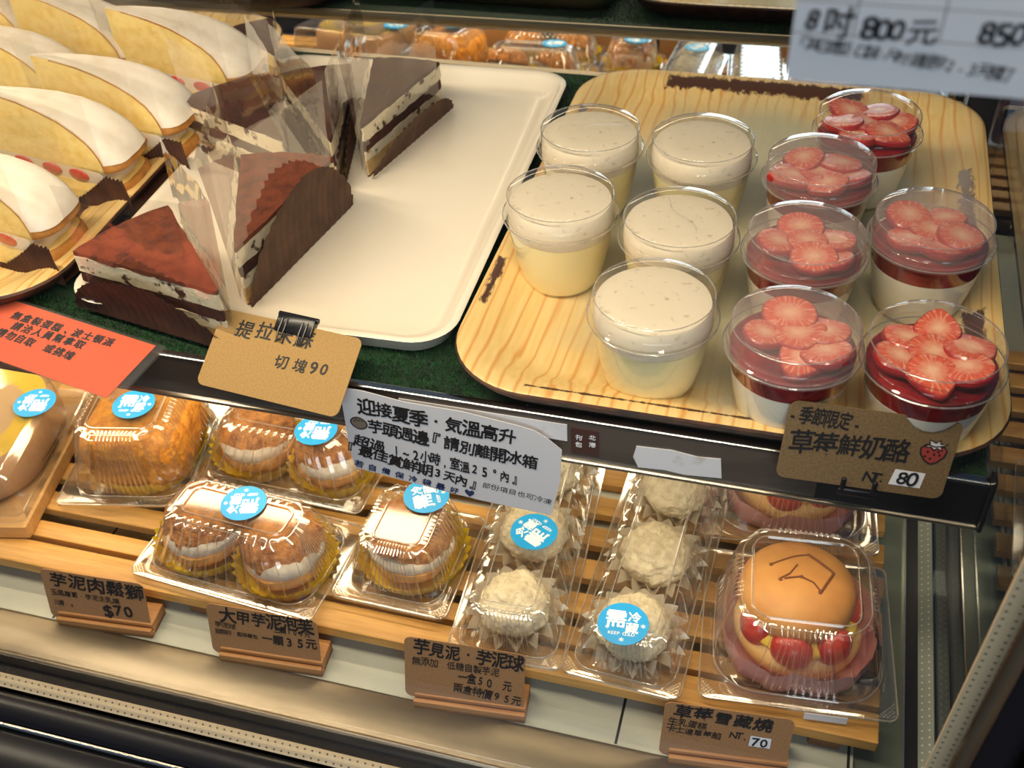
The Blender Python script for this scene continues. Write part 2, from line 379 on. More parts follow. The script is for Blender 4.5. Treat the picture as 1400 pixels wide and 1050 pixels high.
def tag(o, label, cat, group=None, kind=None):
    if label: o['label'] = label
    if cat: o['category'] = cat
    if group: o['group'] = group
    if kind: o['kind'] = kind
    return o
def structure(o, label=None):
    o['kind'] = 'structure'
    if label: o['label'] = label
    return o
def thing(name, label, cat, loc=(0, 0, 0), rotz=0, group=None):
    o = bpy.data.objects.new(name, None); COL.objects.link(o); o.location = loc; o.rotation_euler = (0, 0, rotz)
    o.empty_display_size = .02
    return tag(o, label, cat, group)
def copy_thing(src, loc, rotz, label, group=None):
    r = src.copy(); COL.objects.link(r); r.location = loc; r.rotation_euler = (0, 0, rotz); r['label'] = label
    if group: r['group'] = group
    for ch in list(src.children):
        c = ch.copy(); COL.objects.link(c); c.parent = r
        for g in list(ch.children):
            d = g.copy(); COL.objects.link(d); d.parent = c
    return r

# ---------------------------------------------------------------- lettering
GL = {}
def glyph(ch, bold):
    key = (ch, bold)
    if key not in GL:
        cu = bpy.data.curves.new('g', 'FONT'); cu.body = ch; cu.size = 1; cu.resolution_u = 3; cu.fill_mode = 'FRONT'
        cu.dimensions = '2D'
        o = bpy.data.objects.new('g', cu); COL.objects.link(o)
        dg = bpy.context.evaluated_depsgraph_get()
        me = bpy.data.meshes.new_from_object(o.evaluated_get(dg))
        vs = [(v.co.x, v.co.y) for v in me.vertices]; fs = [list(p.vertices) for p in me.polygons]
        bpy.data.objects.remove(o); bpy.data.curves.remove(cu); bpy.data.meshes.remove(me)
        if vs:
            cx = (min(v[0] for v in vs)+max(v[0] for v in vs))/2
            vs = [(x-cx, y-.36, 0) for x, y in vs]; k = len(vs); b = bold*.9
            if bold:   # a thicker pen: the same character laid down four times, a hair apart
                sh = ((b, b), (-b, b), (b, -b), (-b, -b)); fs = [[i+j*k for i in f] for j in range(4) for f in fs]
                vs = [(x+dx, y+dy, 5e-5*j) for j, (dx, dy) in enumerate(sh) for x, y, _ in vs]
        GL[key] = (vs, fs)
    return GL[key]
RT = random.Random(3)
def write(mb, text, a, b, size, wobble=1.0, bold=.014, slant=.08, z=.0004, mi=0, squeeze=1.0):
    """characters spread evenly from point a (first centre) to b (last centre), each a little off like handwriting"""
    n = len(text)
    if n > 1 and squeeze == 1.0 and any(ord(c) > 0x2e80 for c in text): squeeze = min(1.0, math.hypot(b[0]-a[0], b[1]-a[1])/(n-1)/(size*.93))
    ang = math.atan2(b[1]-a[1], b[0]-a[0]) if n > 1 else 0
    for i, ch in enumerate(text):
        if ch == ' ': continue
        t = i/(n-1) if n > 1 else 0
        vs, fs = glyph(ch, bold); px, py = a[0]+(b[0]-a[0])*t, a[1]+(b[1]-a[1])*t
        th = ang+R_(RT.uniform(-5, 5))*wobble; s = size*(1+RT.uniform(-.09, .09)*wobble); dy = RT.uniform(-.05, .05)*size*wobble
        c, sn = math.cos(th), math.sin(th); sl = slant*wobble
        out = []
        for x, y, dz in vs:
            x, y = (x+sl*y)*s*squeeze, y*s
            out.append((px+c*x-sn*y, py+dy+sn*x+c*y, z+dz))
        mb.add(out, fs, mi)
def poly(mb, pts, z, mi=0): mb.add([(x, y, z) for x, y in pts], [list(range(len(pts)))], mi)
def stroke(mb, pts, w, z=.0004, mi=0):
    pts = [Vector((p[0], p[1])) for p in pts]; L = []; Rr = []
    for i, p in enumerate(pts):
        d = (pts[min(i+1, len(pts)-1)]-pts[max(i-1, 0)]).normalized(); nn = Vector((-d.y, d.x))*w/2
        L.append((p.x+nn.x, p.y+nn.y, z)); Rr.append((p.x-nn.x, p.y-nn.y, z))
    k = len(pts); mb.add(L+Rr, [[i, k+i, k+i+1, i+1] for i in range(k-1)], mi)

# ================================================================ THE SETTING
# mirror back wall, leaning back a little
o = MB().box(-1.6, .164, -.004, .004, -.06, .9).build('wall_back', M['mirror'], smooth=False, loc=(0, 1.155, -.228)); o.rotation_euler = (R_(-3.5), 0, R_(1)); structure(o, 'mirror at the back of the display case')
mb = MB().box(-1.6, .103, .458, 1.16, -.268, -.258)
structure(mb.build('floor_case', M['deck'], smooth=False), 'pale deck under the slatted rack')
mb = MB()
for x in (-.592, -.0785, .0985): mb.box(x, x+.0022, .459, 1.1, -.2585, -.2578)
structure(mb.build('trim_1', M['seal'], smooth=False), 'dark seams in the pale deck')
mb = MB().box(-.0035, .0035, -.012, -.005, -.05, .9)
o = mb.build('trim_7', M['black'], smooth=False, loc=(-.6165, 1.155, -.228)); o.rotation_euler = (R_(-3.5), 0, R_(1)); structure(o, 'black upright seam on the mirror')
mb = MB().box(.103, .139, .40, 1.16, -.272, -.262)
structure(mb.build('trim_2', M['gutter'], smooth=False), 'grey gutter along the right side of the deck')
mb = MB().box(.139, .1405, .40, 1.16, -.27, -.256)
structure(mb.build('trim_3', M['chrome'], smooth=False), 'bright edge beside the gutter')
mb = MB().box(.1405, .152, .38, 1.16, -.275, -.262)
structure(mb.build('trim_4', M['black'], smooth=False), 'black channel at the foot of the side glass')
mb = MB(); mb.bevbox(-1.6, .103, .416, .458, -.27, -.2565, .002); mb.bevbox(-1.6, .103, .4125, .4165, -.27, -.2535, .0012)
structure(mb.build('trim_5', M['ledge']), 'worn steel ledge in front of the deck')
mb = MB().box(-1.6, .118, .399, .4125, -.30, -.270)
structure(mb.build('trim_6', M['black'], smooth=False), 'dark channel behind the front glass')
# double-glazed front: pane, dotted spacer, black seal and frame
win = bpy.data.objects.new('window_1', None); COL.objects.link(win); win.location = (0, .3935, -.262); win.rotation_euler = (R_(5.7), 0, 0); structure(win, 'double-glazed front pane of the display case')
MB().box(-1.6, .128, -.003, .0, -.01, .80).build('pane', M['glass'], win, smooth=False)
sp = MB().box(-.9, .9, -.0055, .0055, -.001, .001).build('spacer_bar', M['dots'], win, smooth=False); sp.location = (-.776, .001, -.002); sp.rotation_euler = (R_(38), 0, 0)
sp = MB().box(-.45, .45, -.0055, .0055, -.001, .001).build('spacer_bar', M['dots'], win, smooth=False); sp.location = (.1235, .002, .43); sp.rotation_euler = (R_(90), R_(90), 0); sp.rotation_euler = Matrix(((0, 1, 0), (0, 0, 1), (1, 0, 0))).to_euler()
mb = MB(); mb.bevbox(-1.6, .2, -.03, -.005, -.05, -.0065, .003); mb.bevbox(-1.6, .2, -.09, -.034, -.055, -.012, .003)
mb.bevbox(.130, .150, -.02, .004, -.02, .80, .002); mb.bevbox(.153, .24, -.03, .004, -.05, .80, .003)
mb.build('frame', M['black'], win)
MB().bevbox(-1.6, .2, -.0345, -.031, -.03, -.0085, .0008).build('frame_edge', M['chrome'], win)
# right side glass
win = bpy.data.objects.new('window_2', None); COL.objects.link(win); structure(win, 'right side glass of the display case')
MB().box(.164, .170, .41, 1.15, -.262, .62).build('pane', M['sideglass'], win, smooth=False)
sp = MB().box(-.37, .37, -.0065, .0065, -.001, .001).build('spacer_bar', M['sidedots'], win, smooth=False); sp.location = (.1575, .78, -.259); sp.rotation_euler = (R_(-35), 0, R_(90))
mb = MB(); mb.bevbox(.150, .19, 1.100, 1.135, -.262, .62, .002); mb.box(.157, .30, .41, 1.15, -.29, -.266); mb.build('frame', M['black'], win)
MB().box(.1475, .150, 1.099, 1.103, -.262, .62).build('frame_edge', M['chrome'], win, smooth=False)
structure(MB().box(-3, 3, -3, 3, -1.02, -1.0).build('floor', M['ext_dark'], smooth=False), 'dark shop floor')
structure(MB().box(1.6, 1.65, -3, 3, -1.0, 2.5).build('wall_right', M['ext_wall'], smooth=False), 'dim shop wall beyond the side glass')

# ================================================================ UPPER SHELF
sh = thing('display_shelf', 'long upper shelf with dark price rail and steel lip under the green turf', 'shelf', (0, 0, 0))
MB().box(-1.5, .146, .553, 1.085, -.014, -.004).build('shelf_board', M['steel'], sh, smooth=False)
mb = MB(); mb.bevbox(-1.5, .146, .5475, .553, -.038, .001, .0008); mb.build('front_rail', M['rail'], sh)
mb = MB(); mb.bevbox(.040, .1462, .5462, .5476, -.037, .0008, .0005); mb.build('rail_cover', M['black'], sh)
mb = MB(); mb.bevbox(-1.5, .146, .5465, .5535, .0005, .0030, .0008); mb.build('top_lip', M['chrome'], sh)
mb = MB(); mb.bevbox(-1.5, .146, .5445, .5535, -.0405, -.0362, .001); mb.build('bottom_lip', M['steel'], sh)
mb = MB(); mb.bevbox(-1.5, .146, 1.083, 1.0935, -.010, .0005, .003); mb.build('back_lip', M['backlip'], sh)
mb = MB(); mb.bevbox(.146, .1495, .5435, .556, -.0415, .0065, .001); mb.build('end_cap', M['black'], sh)
def label_poly(name, pts, mat, lab=None):
    mb = MB(); n = len(pts)
    mb.loft([[(x, .5473, z) for x, z in pts], [(x, .5466, z) for x, z in pts]], True, True)
    o = mb.build(name, mat, sh, smooth=False)
    if lab: o['label'] = lab
    return o
label_poly('torn_label', [(-.085, -.014), (-.06, -.0125), (-.042, -.015), (-.026, -.0135), (-.024, -.032), (-.05, -.0345), (-.064, -.033), (-.083, -.0345), (-.087, -.025)], M['tape'], 'torn white label on the rail')
label_poly('paper_strip', [(-.262, -.004), (-.135, -.004), (-.135, -.020), (-.262, -.020)], M['tape'], 'dirty white paper strip on the rail')
lb = label_poly('printed_label', [(-.132, -.006), (-.112, -.006), (-.112, -.030), (-.132, -.030)], M['brownlabel'], 'small dark brown label with white characters')
mb = MB()
for i, ch in enumerate('北港'): write(mb, ch, (-.1165, -.012-.007*i), (-.1165, 0), .005)
for i, ch in enumerate('刊包'): write(mb, ch, (-.1265, -.014-.007*i), (-.1265, 0), .005)
lt = mb.build('lettering', M['whiteink'], lb, smooth=False); lt.rotation_euler = (R_(90), 0, 0); lt.location = (0, .5466, 0)

tm = thing('turf_mat', 'dark green artificial turf mat covering the upper shelf', 'mat', (0, 0, -.004))
MB().box(-1.5, .1445, .5545, 1.082, 0, .004).build('backing', M['turf_base'], tm, smooth=False)
mb = MB(); rt = random.Random(5)
def blades(n, x0, x1, y0, y1):
    for i in range(n):
        x, y = rt.uniform(x0, x1), rt.uniform(y0, y1); a = rt.uniform(0, 6.28); h = rt.uniform(.0015, .0032); w = .00045
        dx, dy = math.cos(a)*w, math.sin(a)*w; lx, ly = rt.uniform(-.0013, .0013), rt.uniform(-.0013, .0013)
        mb.add([(x-dx, y-dy, .004), (x+dx, y+dy, .004), (x+lx, y+ly, .004+h)], [[0, 1, 2]])
blades(9000, -.68, -.20, .556, .600); blades(5000, -.26, -.19, .60, 1.07); blades(700, .06, .143, .556, .60); blades(1500, -.3, .14, 1.05, 1.08)
pl = mb.build('turf_pile', M['turf'], tm, smooth=False); pl['kind'] = 'stuff'

# ---------------------------------------------------------------- trays
def melamine_tray(w, d, h):
    mb = MB(); k = 8
    R = lambda ins, z, r: rrect(w-2*ins, d-2*ins, r, k, z)
    rings = [R(.026, .0015, .022), R(.016, .0, .026), R(.007, .004, .030), R(.0015, h-.0025, .034), R(0, h-.001, .034), R(.0015, h, .033), R(.006, h-.0005, .030), R(.009, h-.003, .028), R(.017, .0065, .024), R(.026, .005, .02)]
    mb.loft(rings, True, True); return mb
t = melamine_tray(.327, .462, .019).build('serving_tray', M['melamine'], None, smooth=60, loc=(-.405, .812, 0), rotz=R_(1.6))
tag(t, 'white melamine tray under the tiramisu slices', 'tray')
def pine_tray(w, d):
    mb = MB(); k = 10
    R = lambda ins, z, r: rrect(w-2*ins, d-2*ins, r, k, z, per=6)
    rings = [R(.035, .0, .05), R(.012, .005, .06), R(.003, .015, .064), R(0, .0205, .065), R(.001, .0225, .065), R(.004, .0232, .064), R(.012, .0222, .058), R(.026, .0165, .05), R(.040, .0085, .042), R(.050, .006, .035), R(.09, .0055, .03)]
    mb.loft(rings, True, True, [1, 1, 1, 1, 0, 0, 0, 0, 0, 0]); return mb
t = pine_tray(.39, .520).build('wooden_tray', [M['pine'], M['tray_edge']], None, smooth=50, loc=(-.0375, .802, 0), rotz=0)
tag(t, 'worn pale pine tray under the pudding cups', 'tray')
t = pine_tray(.46, .57).build('wooden_tray', [M['pine'], M['tray_edge']], None, smooth=50, loc=(-.812, .832, 0), rotz=R_(2))
tag(t, 'pale pine tray with dark edge under the cream cake slices', 'tray')

# ---------------------------------------------------------------- pudding cups
ZT = .0058
def cup_shell():
    return MB().lathe([(.0262, .001), (.0280, 0), (.0300, .0022), (.0330, .010), (.0362, .024), (.0392, .040), (.0412, .056), (.0416, .060), (.0432, .0612), (.0432, .0628)], 48, True)
def cup_lid():
    mb = MB().lathe([(.0436, .0600), (.0452, .0606), (.0455, .0624), (.0452, .0642), (.0440, .0652), (.0434, .0680), (.0428, .0685), (.0422, .0705), (.0416, .0790), (.0409, .0806), (.0398, .0812), (.030, .0815), (.015, .0817), (.002, .0818)], 56, False, True)
    for rr, zz, rad in ((.0454, .0624, .00055), (.0414, .0795, .00045)):
        mb.tube([(rr*math.cos(2*math.pi*i/56), rr*math.sin(2*math.pi*i/56), zz) for i in range(57)], rad, 5, 1)  # pale rings draw in the bright highlight lines of the lid
    return mb
LIP = None
def pudding_cup(label, group, x, y, seed, crease):
    t = thing('pudding_cup', label, 'pudding', (x, y, ZT), 0, group)
    MB().lathe([(.0255, .0014), (.0282, .0018), (.0325, .010), (.0357, .024), (.0387, .040), (.0402, .0515), (.037, .0518)], 40, True, True).build('custard', M['pudding'], t)
    w = lambda a, z: .0004*mn.noise(Vector((math.cos(a)*3+seed, math.sin(a)*3, z*90)))
    mb = MB().lathe([(.0370, .0518), (.0402, .0520), (.0407, .056), (.0411, .0590), (.0411, .0660), (.0405, .0715), (.0392, .0738), (.034, .0748), (.022, .0753), (.010, .0755), (.001, .0756)], 44, True, True, wob=w)
    mb.build('taro_cream_topping', M['cream'], t)
    MB().add(cup_shell().v, cup_shell().f).build('cup', M['clear'], t)
    ld = cup_lid().build('lid', [M['lid'], M['edge']], t)
    if crease:
        mb = MB(); a = crease; pts = []
        for i in range(9):
            s = -.026+.052*i/8; pts.append((s*math.cos(a)+.003*math.sin(i), s*math.sin(a), .0818))
        mb.tube(pts, .0006, 5).build('crease', M['lid'], ld)
    return t
CG = 'taro-topped pudding cups on the pine tray'
pudding_cup('pale taro-topped pudding cup in the back row, next to the white tray', CG, -.177, .812, 1, .3)
pudding_cup('pale taro-topped pudding cup at the back, beside the strawberry cups', CG, -.083, .813, 2, 0)
pudding_cup('pale taro-topped pudding cup in the second row, next to the white tray', CG, -.177, .706, 3, 0)
pudding_cup('pale taro-topped pudding cup in the middle, crossed by a crease in its lid', CG, -.083, .692, 4, 2.2)
pudding_cup('frontmost of the pale taro-topped pudding cups', CG, -.085, .594, 5, 0)

def berry_slice(parent, x, y, z, rot, tilt, s=1.0, rounded=False):
    """half strawberry lying cut face up"""
    n = 30; mb = MB(); sd = x*300+y*170
    def outline(k):
        pts = []
        for i in range(n):
            a = 2*math.pi*i/n; sn, cs = math.sin(a), math.cos(a)
            wd = .0152*(1-.42*max(0, -sn)**1.4) if not rounded else .0158
            py = .0195*sn if sn < 0 else .0140*sn*(1-.10*abs(cs))
            if rounded: py = .0150*sn
            w = 1+.05*mn.noise(Vector((cs*1.6+sd, sn*1.6, 0)))
            pts.append((wd*cs*k*w, py*k*w))
        return pts
    vs = []; fs = []; att = []; ang = []
    lv = [(0.02, .0004), (.35, .0006), (.7, .0005), (.93, .0002), (1.0, -.0010), (1.0, -.0034), (.85, -.0064), (.4, -.0078)]
    for k, zz in lv:
        for px, py in outline(k): vs.append((px*s, py*s, zz*s)); att.append(k if zz > -.0005 else 1.2); ang.append(math.atan2(py, px))
    for r in range(len(lv)-1):
        for i in range(n):
            j = (i+1) % n; fs.append([r*n+j, r*n+i, (r+1)*n+i, (r+1)*n+j])
    fs.append(list(range(n))); fs.append([(len(lv)-1)*n+i for i in range(n)][::-1])
    mb.add(vs, fs); o = mb.build('strawberry_slice', M['berry'], parent, smooth=32)
    at = o.data.attributes.new('rim', 'FLOAT', 'POINT'); at.data.foreach_set('value', att)
    at = o.data.attributes.new('ang', 'FLOAT', 'POINT'); at.data.foreach_set('value', ang)
    o.location = (x, y, z); o.rotation_euler = (tilt[0], tilt[1], rot)
    return o
BERRY_SETS = [
    [(-.0175, .012, 2.2, .12, .1), (.002, .0225, 3.3, -.15, .0), (.0215, .009, -2.2, .1, -.15), (.0185, -.013, -1.0, .1, -.15), (-.002, -.0215, .15, .15, 0), (-.0215, -.010, 1.3, .1, .15), (.0, .0, .3, .1, .1)],
    [(0, 0, 1, .05, 0), (-.0190, .006, 1.5, .1, .15), (.003, .0215, 3.2, -.15, 0), (.0215, .002, -1.7, 0, -.15), (.004, -.0205, .1, .15, .05), (-.015, -.016, .8, .2, .2)],
    [(.001, .001, 2, 0, .05), (-.0195, -.003, 1.4, .15, .1), (-.005, .020, 2.7, -.1, 0), (.0205, .008, -2.1, .1, -.1), (.007, -.0195, -.2, .15, 0), (.020, -.013, -1.1, .1, -.2)],
]
def strawberry_cup(label, group, x, y, seed, fog, rot=0):
    t = thing('strawberry_pudding_cup', label, 'pudding', (x, y, ZT), rot, group)
    MB().lathe([(.0255, .0014), (.0282, .0018), (.0325, .010), (.0357, .024), (.0387, .040), (.0393, .0440), (.036, .0443)], 40, True, True).build('milk_pudding', M['milk'], t)
    MB().lathe([(.036, .0443), (.0393, .0446), (.0405, .055), (.0409, .0590), (.0408, .0605), (.038, .0612), (.001, .0612)], 40, True, True).build('strawberry_jelly', M['jelly'], t)
    MB().add(cup_shell().v, cup_shell().f).build('cup', M['clear'], t)
    cup_lid().build('lid', [M['foglid' if fog else 'lid'], M['edge']], t)
    rb = random.Random(seed)
    for (bx, by, br, tx, ty) in BERRY_SETS[seed % 3]:
        berry_slice(t, bx, by, .0700+rb.uniform(-.0005, .0026), br+rb.uniform(-.25, .25), (tx, ty), rb.uniform(1.0, 1.2), rb.random() < .3)
    return t
SG = 'strawberry pudding cups on the pine tray'
strawberry_cup('strawberry pudding cup farthest back, near the back corner of the pine tray', SG, .047, .882, 0, False, .8)
strawberry_cup('strawberry pudding cup with a glint on its fogged lid, second from the back', SG, .013, .796, 1, True, 2.2)
strawberry_cup('strawberry pudding cup with fogged lid, middle of the row beside the taro cups', SG, .009, .690, 2, True, 0)
strawberry_cup('strawberry pudding cup with fogged lid against the side rim of the pine tray', SG, .097, .727, 4, True, 1)
strawberry_cup('front strawberry pudding cup with fogged lid, next to the frontmost taro cup', SG, .010, .581, 5, True, 0)
strawberry_cup('front corner strawberry pudding cup with clear lid and bright red slices', SG, .097, .583, 3, False, 0)

# ---------------------------------------------------------------- cake slices
def wedge_outline(r, a, n=14, m=12, r0=.003):
    h = a/2
    A = [(r0+(r-r0)*i/n, -h) for i in range(n+1)]; B = [(r0+(r-r0)*(1-i/n), h) for i in range(n+1)]
    arc = [(r, -h+a*i/m) for i in range(1, m)]
    return [(q*math.cos(t), q*math.sin(t)) for q, t in A+arc+B]
def liner(parent, r, a, sides, h0, mat, seed, lean=.35, start=.0, shape='arch'):
    mb = MB(); n = 90
    for s in sides:
        th = s*a/2; d = (math.cos(th), math.sin(th)); nn = (-s*-math.sin(th)*1.0, s*math.cos(th))
        nn = (-math.sin(th)*s, math.cos(th)*s)
        rows = 6; rings = []
        for k in range(rows+1):
            q = k/rows; ring = []
            for i in range(n+1):
                t = i/n; hh = h0*max(0.03, math.sin(math.pi*min(max(t*1.0, .0), 1)))**.55
                if shape == 'outer': hh = h0*max(.05, min(1, t*1.3))**1.3
                pl = .0009*math.sin(i*2*math.pi/5+seed)*(.3+q); jag = .0008*math.sin(i*2*math.pi/5)*q
                along = start+(r*1.08-start)*t; out = .0046+lean*hh*q*q+pl+.004*q*mn.noise(Vector((t*4+seed, q, s)))
                ring.append((d[0]*along+nn[0]*out, d[1]*along+nn[1]*out, .0006+hh*q+jag))
            rings.append(ring)
        mb.loft(rings, closed=False)
    out = wedge_outline(r*1.05, a*1.08, 10, 10)
    poly(mb, out, .0006)
    return mb.build('paper_liner', mat, parent, smooth=60)
def wrap(parent, r, a, H, flare, seed, cut=(1, 1), tip=.0, h1=None):
    """open cellophane sleeve folded round the point of the slice"""
    mb = MB(); pts = []; hs = []; h1 = H if h1 is None else h1
    for s in (-1, 1):
        th = s*a/2; nn = (-math.sin(th)*s, math.cos(th)*s); seg = []
        for i in range(13):
            t = i/12; q = -.006+(r*.98*cut[0 if s < 0 else 1])*t
            seg.append((q*math.cos(th)+nn[0]*.0024, q*math.sin(th)+nn[1]*.0024, nn, t))
        pts += seg[::-1] if s < 0 else seg
    rings = []; rows = 9
    for k in range(rows+1):
        q = k/rows; ring = []
        for i, (x, y, nn, t) in enumerate(pts):
            hh = h1+(H-h1)*t + .004*mn.noise(Vector((i*.25+seed, 3.3, 0)))
            z = .012+(hh-.012)*q; f = flare*q*q+.0022*q*mn.noise(Vector((i*.4+seed, q*1.1, 1.7)))
            ring.append((x+nn[0]*f-(1-t)*.006*q, y+nn[1]*f, z))
        rings.append(ring)
    mb.loft(rings, closed=False)
    return mb.build('cellophane_wrap', M['cello'], parent, smooth=70)
def tiramisu(label, x, y, dirdeg, angdeg, r, seed, sides, h0, H, top='cocoa', mat='liner', flare=.008, lean=.35, tilt=0, h1=None, hscale=1.0, group='tiramisu slices on the white tray'):
    t = thing('tiramisu_slice', label, 'cake', (x, y, .0055), R_(dirdeg), group); a = R_(angdeg); ol = wedge_outline(r, a)
    if tilt: t.rotation_euler = (R_(tilt), 0, R_(dirdeg))
    k = hscale
    prism(MB(), ol, .0015, .016*k, 3, 3, .0012, 120, seed).build('sponge_base', M['tsponge'], t)
    prism(MB(), ol, .016*k, .026*k, 3, 2, .0012, 120, seed+3).build('cream_layer', M['tcream'], t)
    prism(MB(), ol, .026*k, .036*k, 3, 2, .0014, 140, seed+5).build('coffee_layer', M['tdark'], t)
    prism(MB(), ol, .036*k, .0505*k, 3, 2, .0016, 140, seed+8).build('top_cream_layer', M['tcream'], t)
    prism(MB(), ol, .0505*k, .0545*k, 2, 8, .0011, 150, seed+9).build('cocoa_top', M[top], t)
    liner(t, r, a, sides, h0, M[mat], seed, lean)
    wrap(t, r, a, H, flare, seed, h1=h1)
    return t
tiramisu('front corner tiramisu slice, reddish cocoa top, dark liner along its front', -.400, .562, 152, 36, .142, 1, (1,), .050, .118, 'cocoa', 'liner', .004, .22, h1=.135)
tiramisu('tiramisu slice with a large brown pleated liner fanned toward the empty tray', -.415, .614, 98, 32, .152, 12, (-1,), .076, .130, 'cocoa', 'liner2', .005, .16, h1=.14)
tiramisu('tiramisu slice in the middle of the white tray, cream stripe showing below cocoa', -.452, .786, 143, 30, .14, 23, (1,), .02, .120, 'cocoadark', 'liner', .004, .2, h1=.125)
tiramisu('narrow tiramisu slice standing point forward behind the middle one', -.408, .792, 118, 26, .155, 34, (-1, 1), .036, .115, 'cocoadark', 'liner', .004, .06, h1=.125)
tiramisu('tiramisu slice farthest along the white tray, its liner rolled toward the empty end', -.392, .822, 92, 28, .142, 45, (-1,), .036, .125, 'cocoadark', 'liner2', .004, .40, h1=.13)
tiramisu('dark tiramisu slice at the far end behind the cream cakes', -.537, .952, 132, 32, .090, 56, (1,), .03, .095, 'cocoadark', 'liner', .003, .15)

def cream_cake(label, x, y, dirdeg, angdeg, r, seed, H=.096, hedge=.0385, lsides=(-1,), wrapH=.115, h0=.040, rz=0):
    t = thing('cream_cake_slice', label, 'cake', (x, y, .0056), R_(dirdeg), 'powdered cream cake slices on the left tray'); a = R_(angdeg)
    def sweep(prof, mats, name, mis, capmi, steps=14, amp=.0006, over=1.0):
        mb = MB(); rings = []
        for k in range(steps+1):
            th = (-a/2+a*k/steps)*over; ring = []
            for (q, z) in prof:
                v = mn.noise_vector(Vector((q*90+seed, th*14, z*90)))
                q *= 1-.09*min(1, abs(2*th/a))**5*min(1, q/r)**5
                ring.append((q*math.cos(th)+v.x*amp, q*math.sin(th)+v.y*amp, z+v.z*amp))
            rings.append(ring)
        n = len(prof); vs = [p for rr in rings for p in rr]; fs = []; m = []
        for k in range(steps):
            for i in range(n):
                j = (i+1) % n; fs.append([k*n+i, (k+1)*n+i, (k+1)*n+j, k*n+j]); m.append(mis[i])
        fs.append(list(range(n))); m.append(capmi); fs.append([steps*n+i for i in range(n)][::-1]); m.append(capmi)
        mb.add(vs, fs, m); return mb.build(name, mats, t, smooth=50)
    e = .002
    # bottom sponge
    p = [(e, .002), (r*.5, .002), (r*.94, .002), (r*.985, .006), (r, .013), (r*.985, .021), (r*.96, .0225), (r*.5, .0225), (e, .0225)]
    sweep(p, [M['sponge'], M['crust']], 'bottom_sponge', [1, 1, 1, 1, 1, 1, 0, 0, 0], 0)
    p = [(e, .0225), (r*.5, .0225), (r*.91, .0225), (r*.92, .029), (r*.91, .0365), (r*.5, .0365), (e, .0365)]
    sweep(p, [M['whip']], 'cream_filling', [0]*7, 0, amp=.0012)
    def ztop(u): return hedge+(H-hedge)*max(0, 1-u**2.1)**.56
    up = [(r*u, ztop(u)) for u in (1.0, .998, .992, .98, .96, .925, .87, .78, .66, .52, .36, .18, .014)]
    p = [(e, .0365), (r*.5, .0365), (r*.97, .0365), (r*.995, .0375)]+up
    mis = [1, 1, 1, 1]+[1]*(len(up)-1)+[0]
    sweep(p, [M['sponge'], M['crust']], 'top_sponge', mis, 0)
    # icing sugar: a thin cap over the dome
    sweep([(q+.0002, z+.0001) for q, z in up]+[(q-.0016*(q/r)**6, z-.0014) for q, z in up[::-1]], [M['crust']], 'brown_crust', [0]*(2*len(up)), 0, amp=.0004, over=1.012)
    outer = [(q+.0004+.0014*(q/r)**6, z+.0018-.0012*(q/r)**8) for q, z in up]; inner = [(q, z+.0002) for q, z in up]
    sweep(outer[2:]+inner[2:][::-1], [M['sugar']], 'icing_sugar', [0]*(2*len(up)-4), 0, amp=.0007)
    for i in range(3):
        s = -1; th = s*a/2; q = r*(.25+.22*i); mb = blob(MB(), .012, .0025, .0058, n=14, m=8, amp=.2, seed=i+seed)
        b = mb.build('strawberry_piece', M['fruit'], t); b.location = (q*math.cos(th)+.0004*math.sin(th), q*math.sin(th), .0295); b.rotation_euler = (0, 0, th)
    liner(t, r, a, lsides, h0, M['liner'], seed, .08, r*.55, 'outer')
    wrap(t, r, a, wrapH, .003, seed, h1=wrapH)
    return t
cream_cake('powdered cream cake slice at the very front of the left tray, partly out of frame', -.738, .640, 3, 26, .152, 3)
cream_cake('powdered cream cake slice second from the front, above the red notice', -.736, .748, 3, 26, .152, 4)
cream_cake('powdered cream cake slice in the middle, behind the front two', -.722, .820, 4, 26, .155, 5)
cream_cake('powdered cream cake slice at the far end nearest the mirror, next to tiramisu', -.712, .935, 2, 27, .160, 6)
cream_cake('powdered cream cake slice on the outer side showing a pink strawberry layer', -.868, .868, 3, 26, .152, 7)
cream_cake('powdered cream cake slice between the far end slice and the outer ones', -.842, .955, 3, 26, .152, 8)
cream_cake('powdered cream cake slice in the far outer corner, barely in frame', -.985, .985, 3, 26, .152, 9)

# ================================================================ LOWER RACK
ZR = -.228
rk = thing('slatted_rack', 'honey-coloured wooden slatted rack under the boxed pastries', 'rack', (0, 0, 0))
mb = MB(); mb.bevbox(-1.3, .117, .490, .516, ZR-.013, ZR, .0012)
y = .531
while y < 1.0:
    mb.bevbox(-1.3, .117, y-.009 if y < .54 else y-.011, y+.009 if y < .54 else y+.011, ZR-.010, ZR, .001); y += .034 if y < .54 else .038
mb.build('slats', M['slat'], rk)
for x in (-1.0, -.46, .08):
    MB().bevbox(x-.012, x+.012, .495, 1.0, ZR-.0295, ZR-.0125, .001).build('crossbar', M['slatdark'], rk)

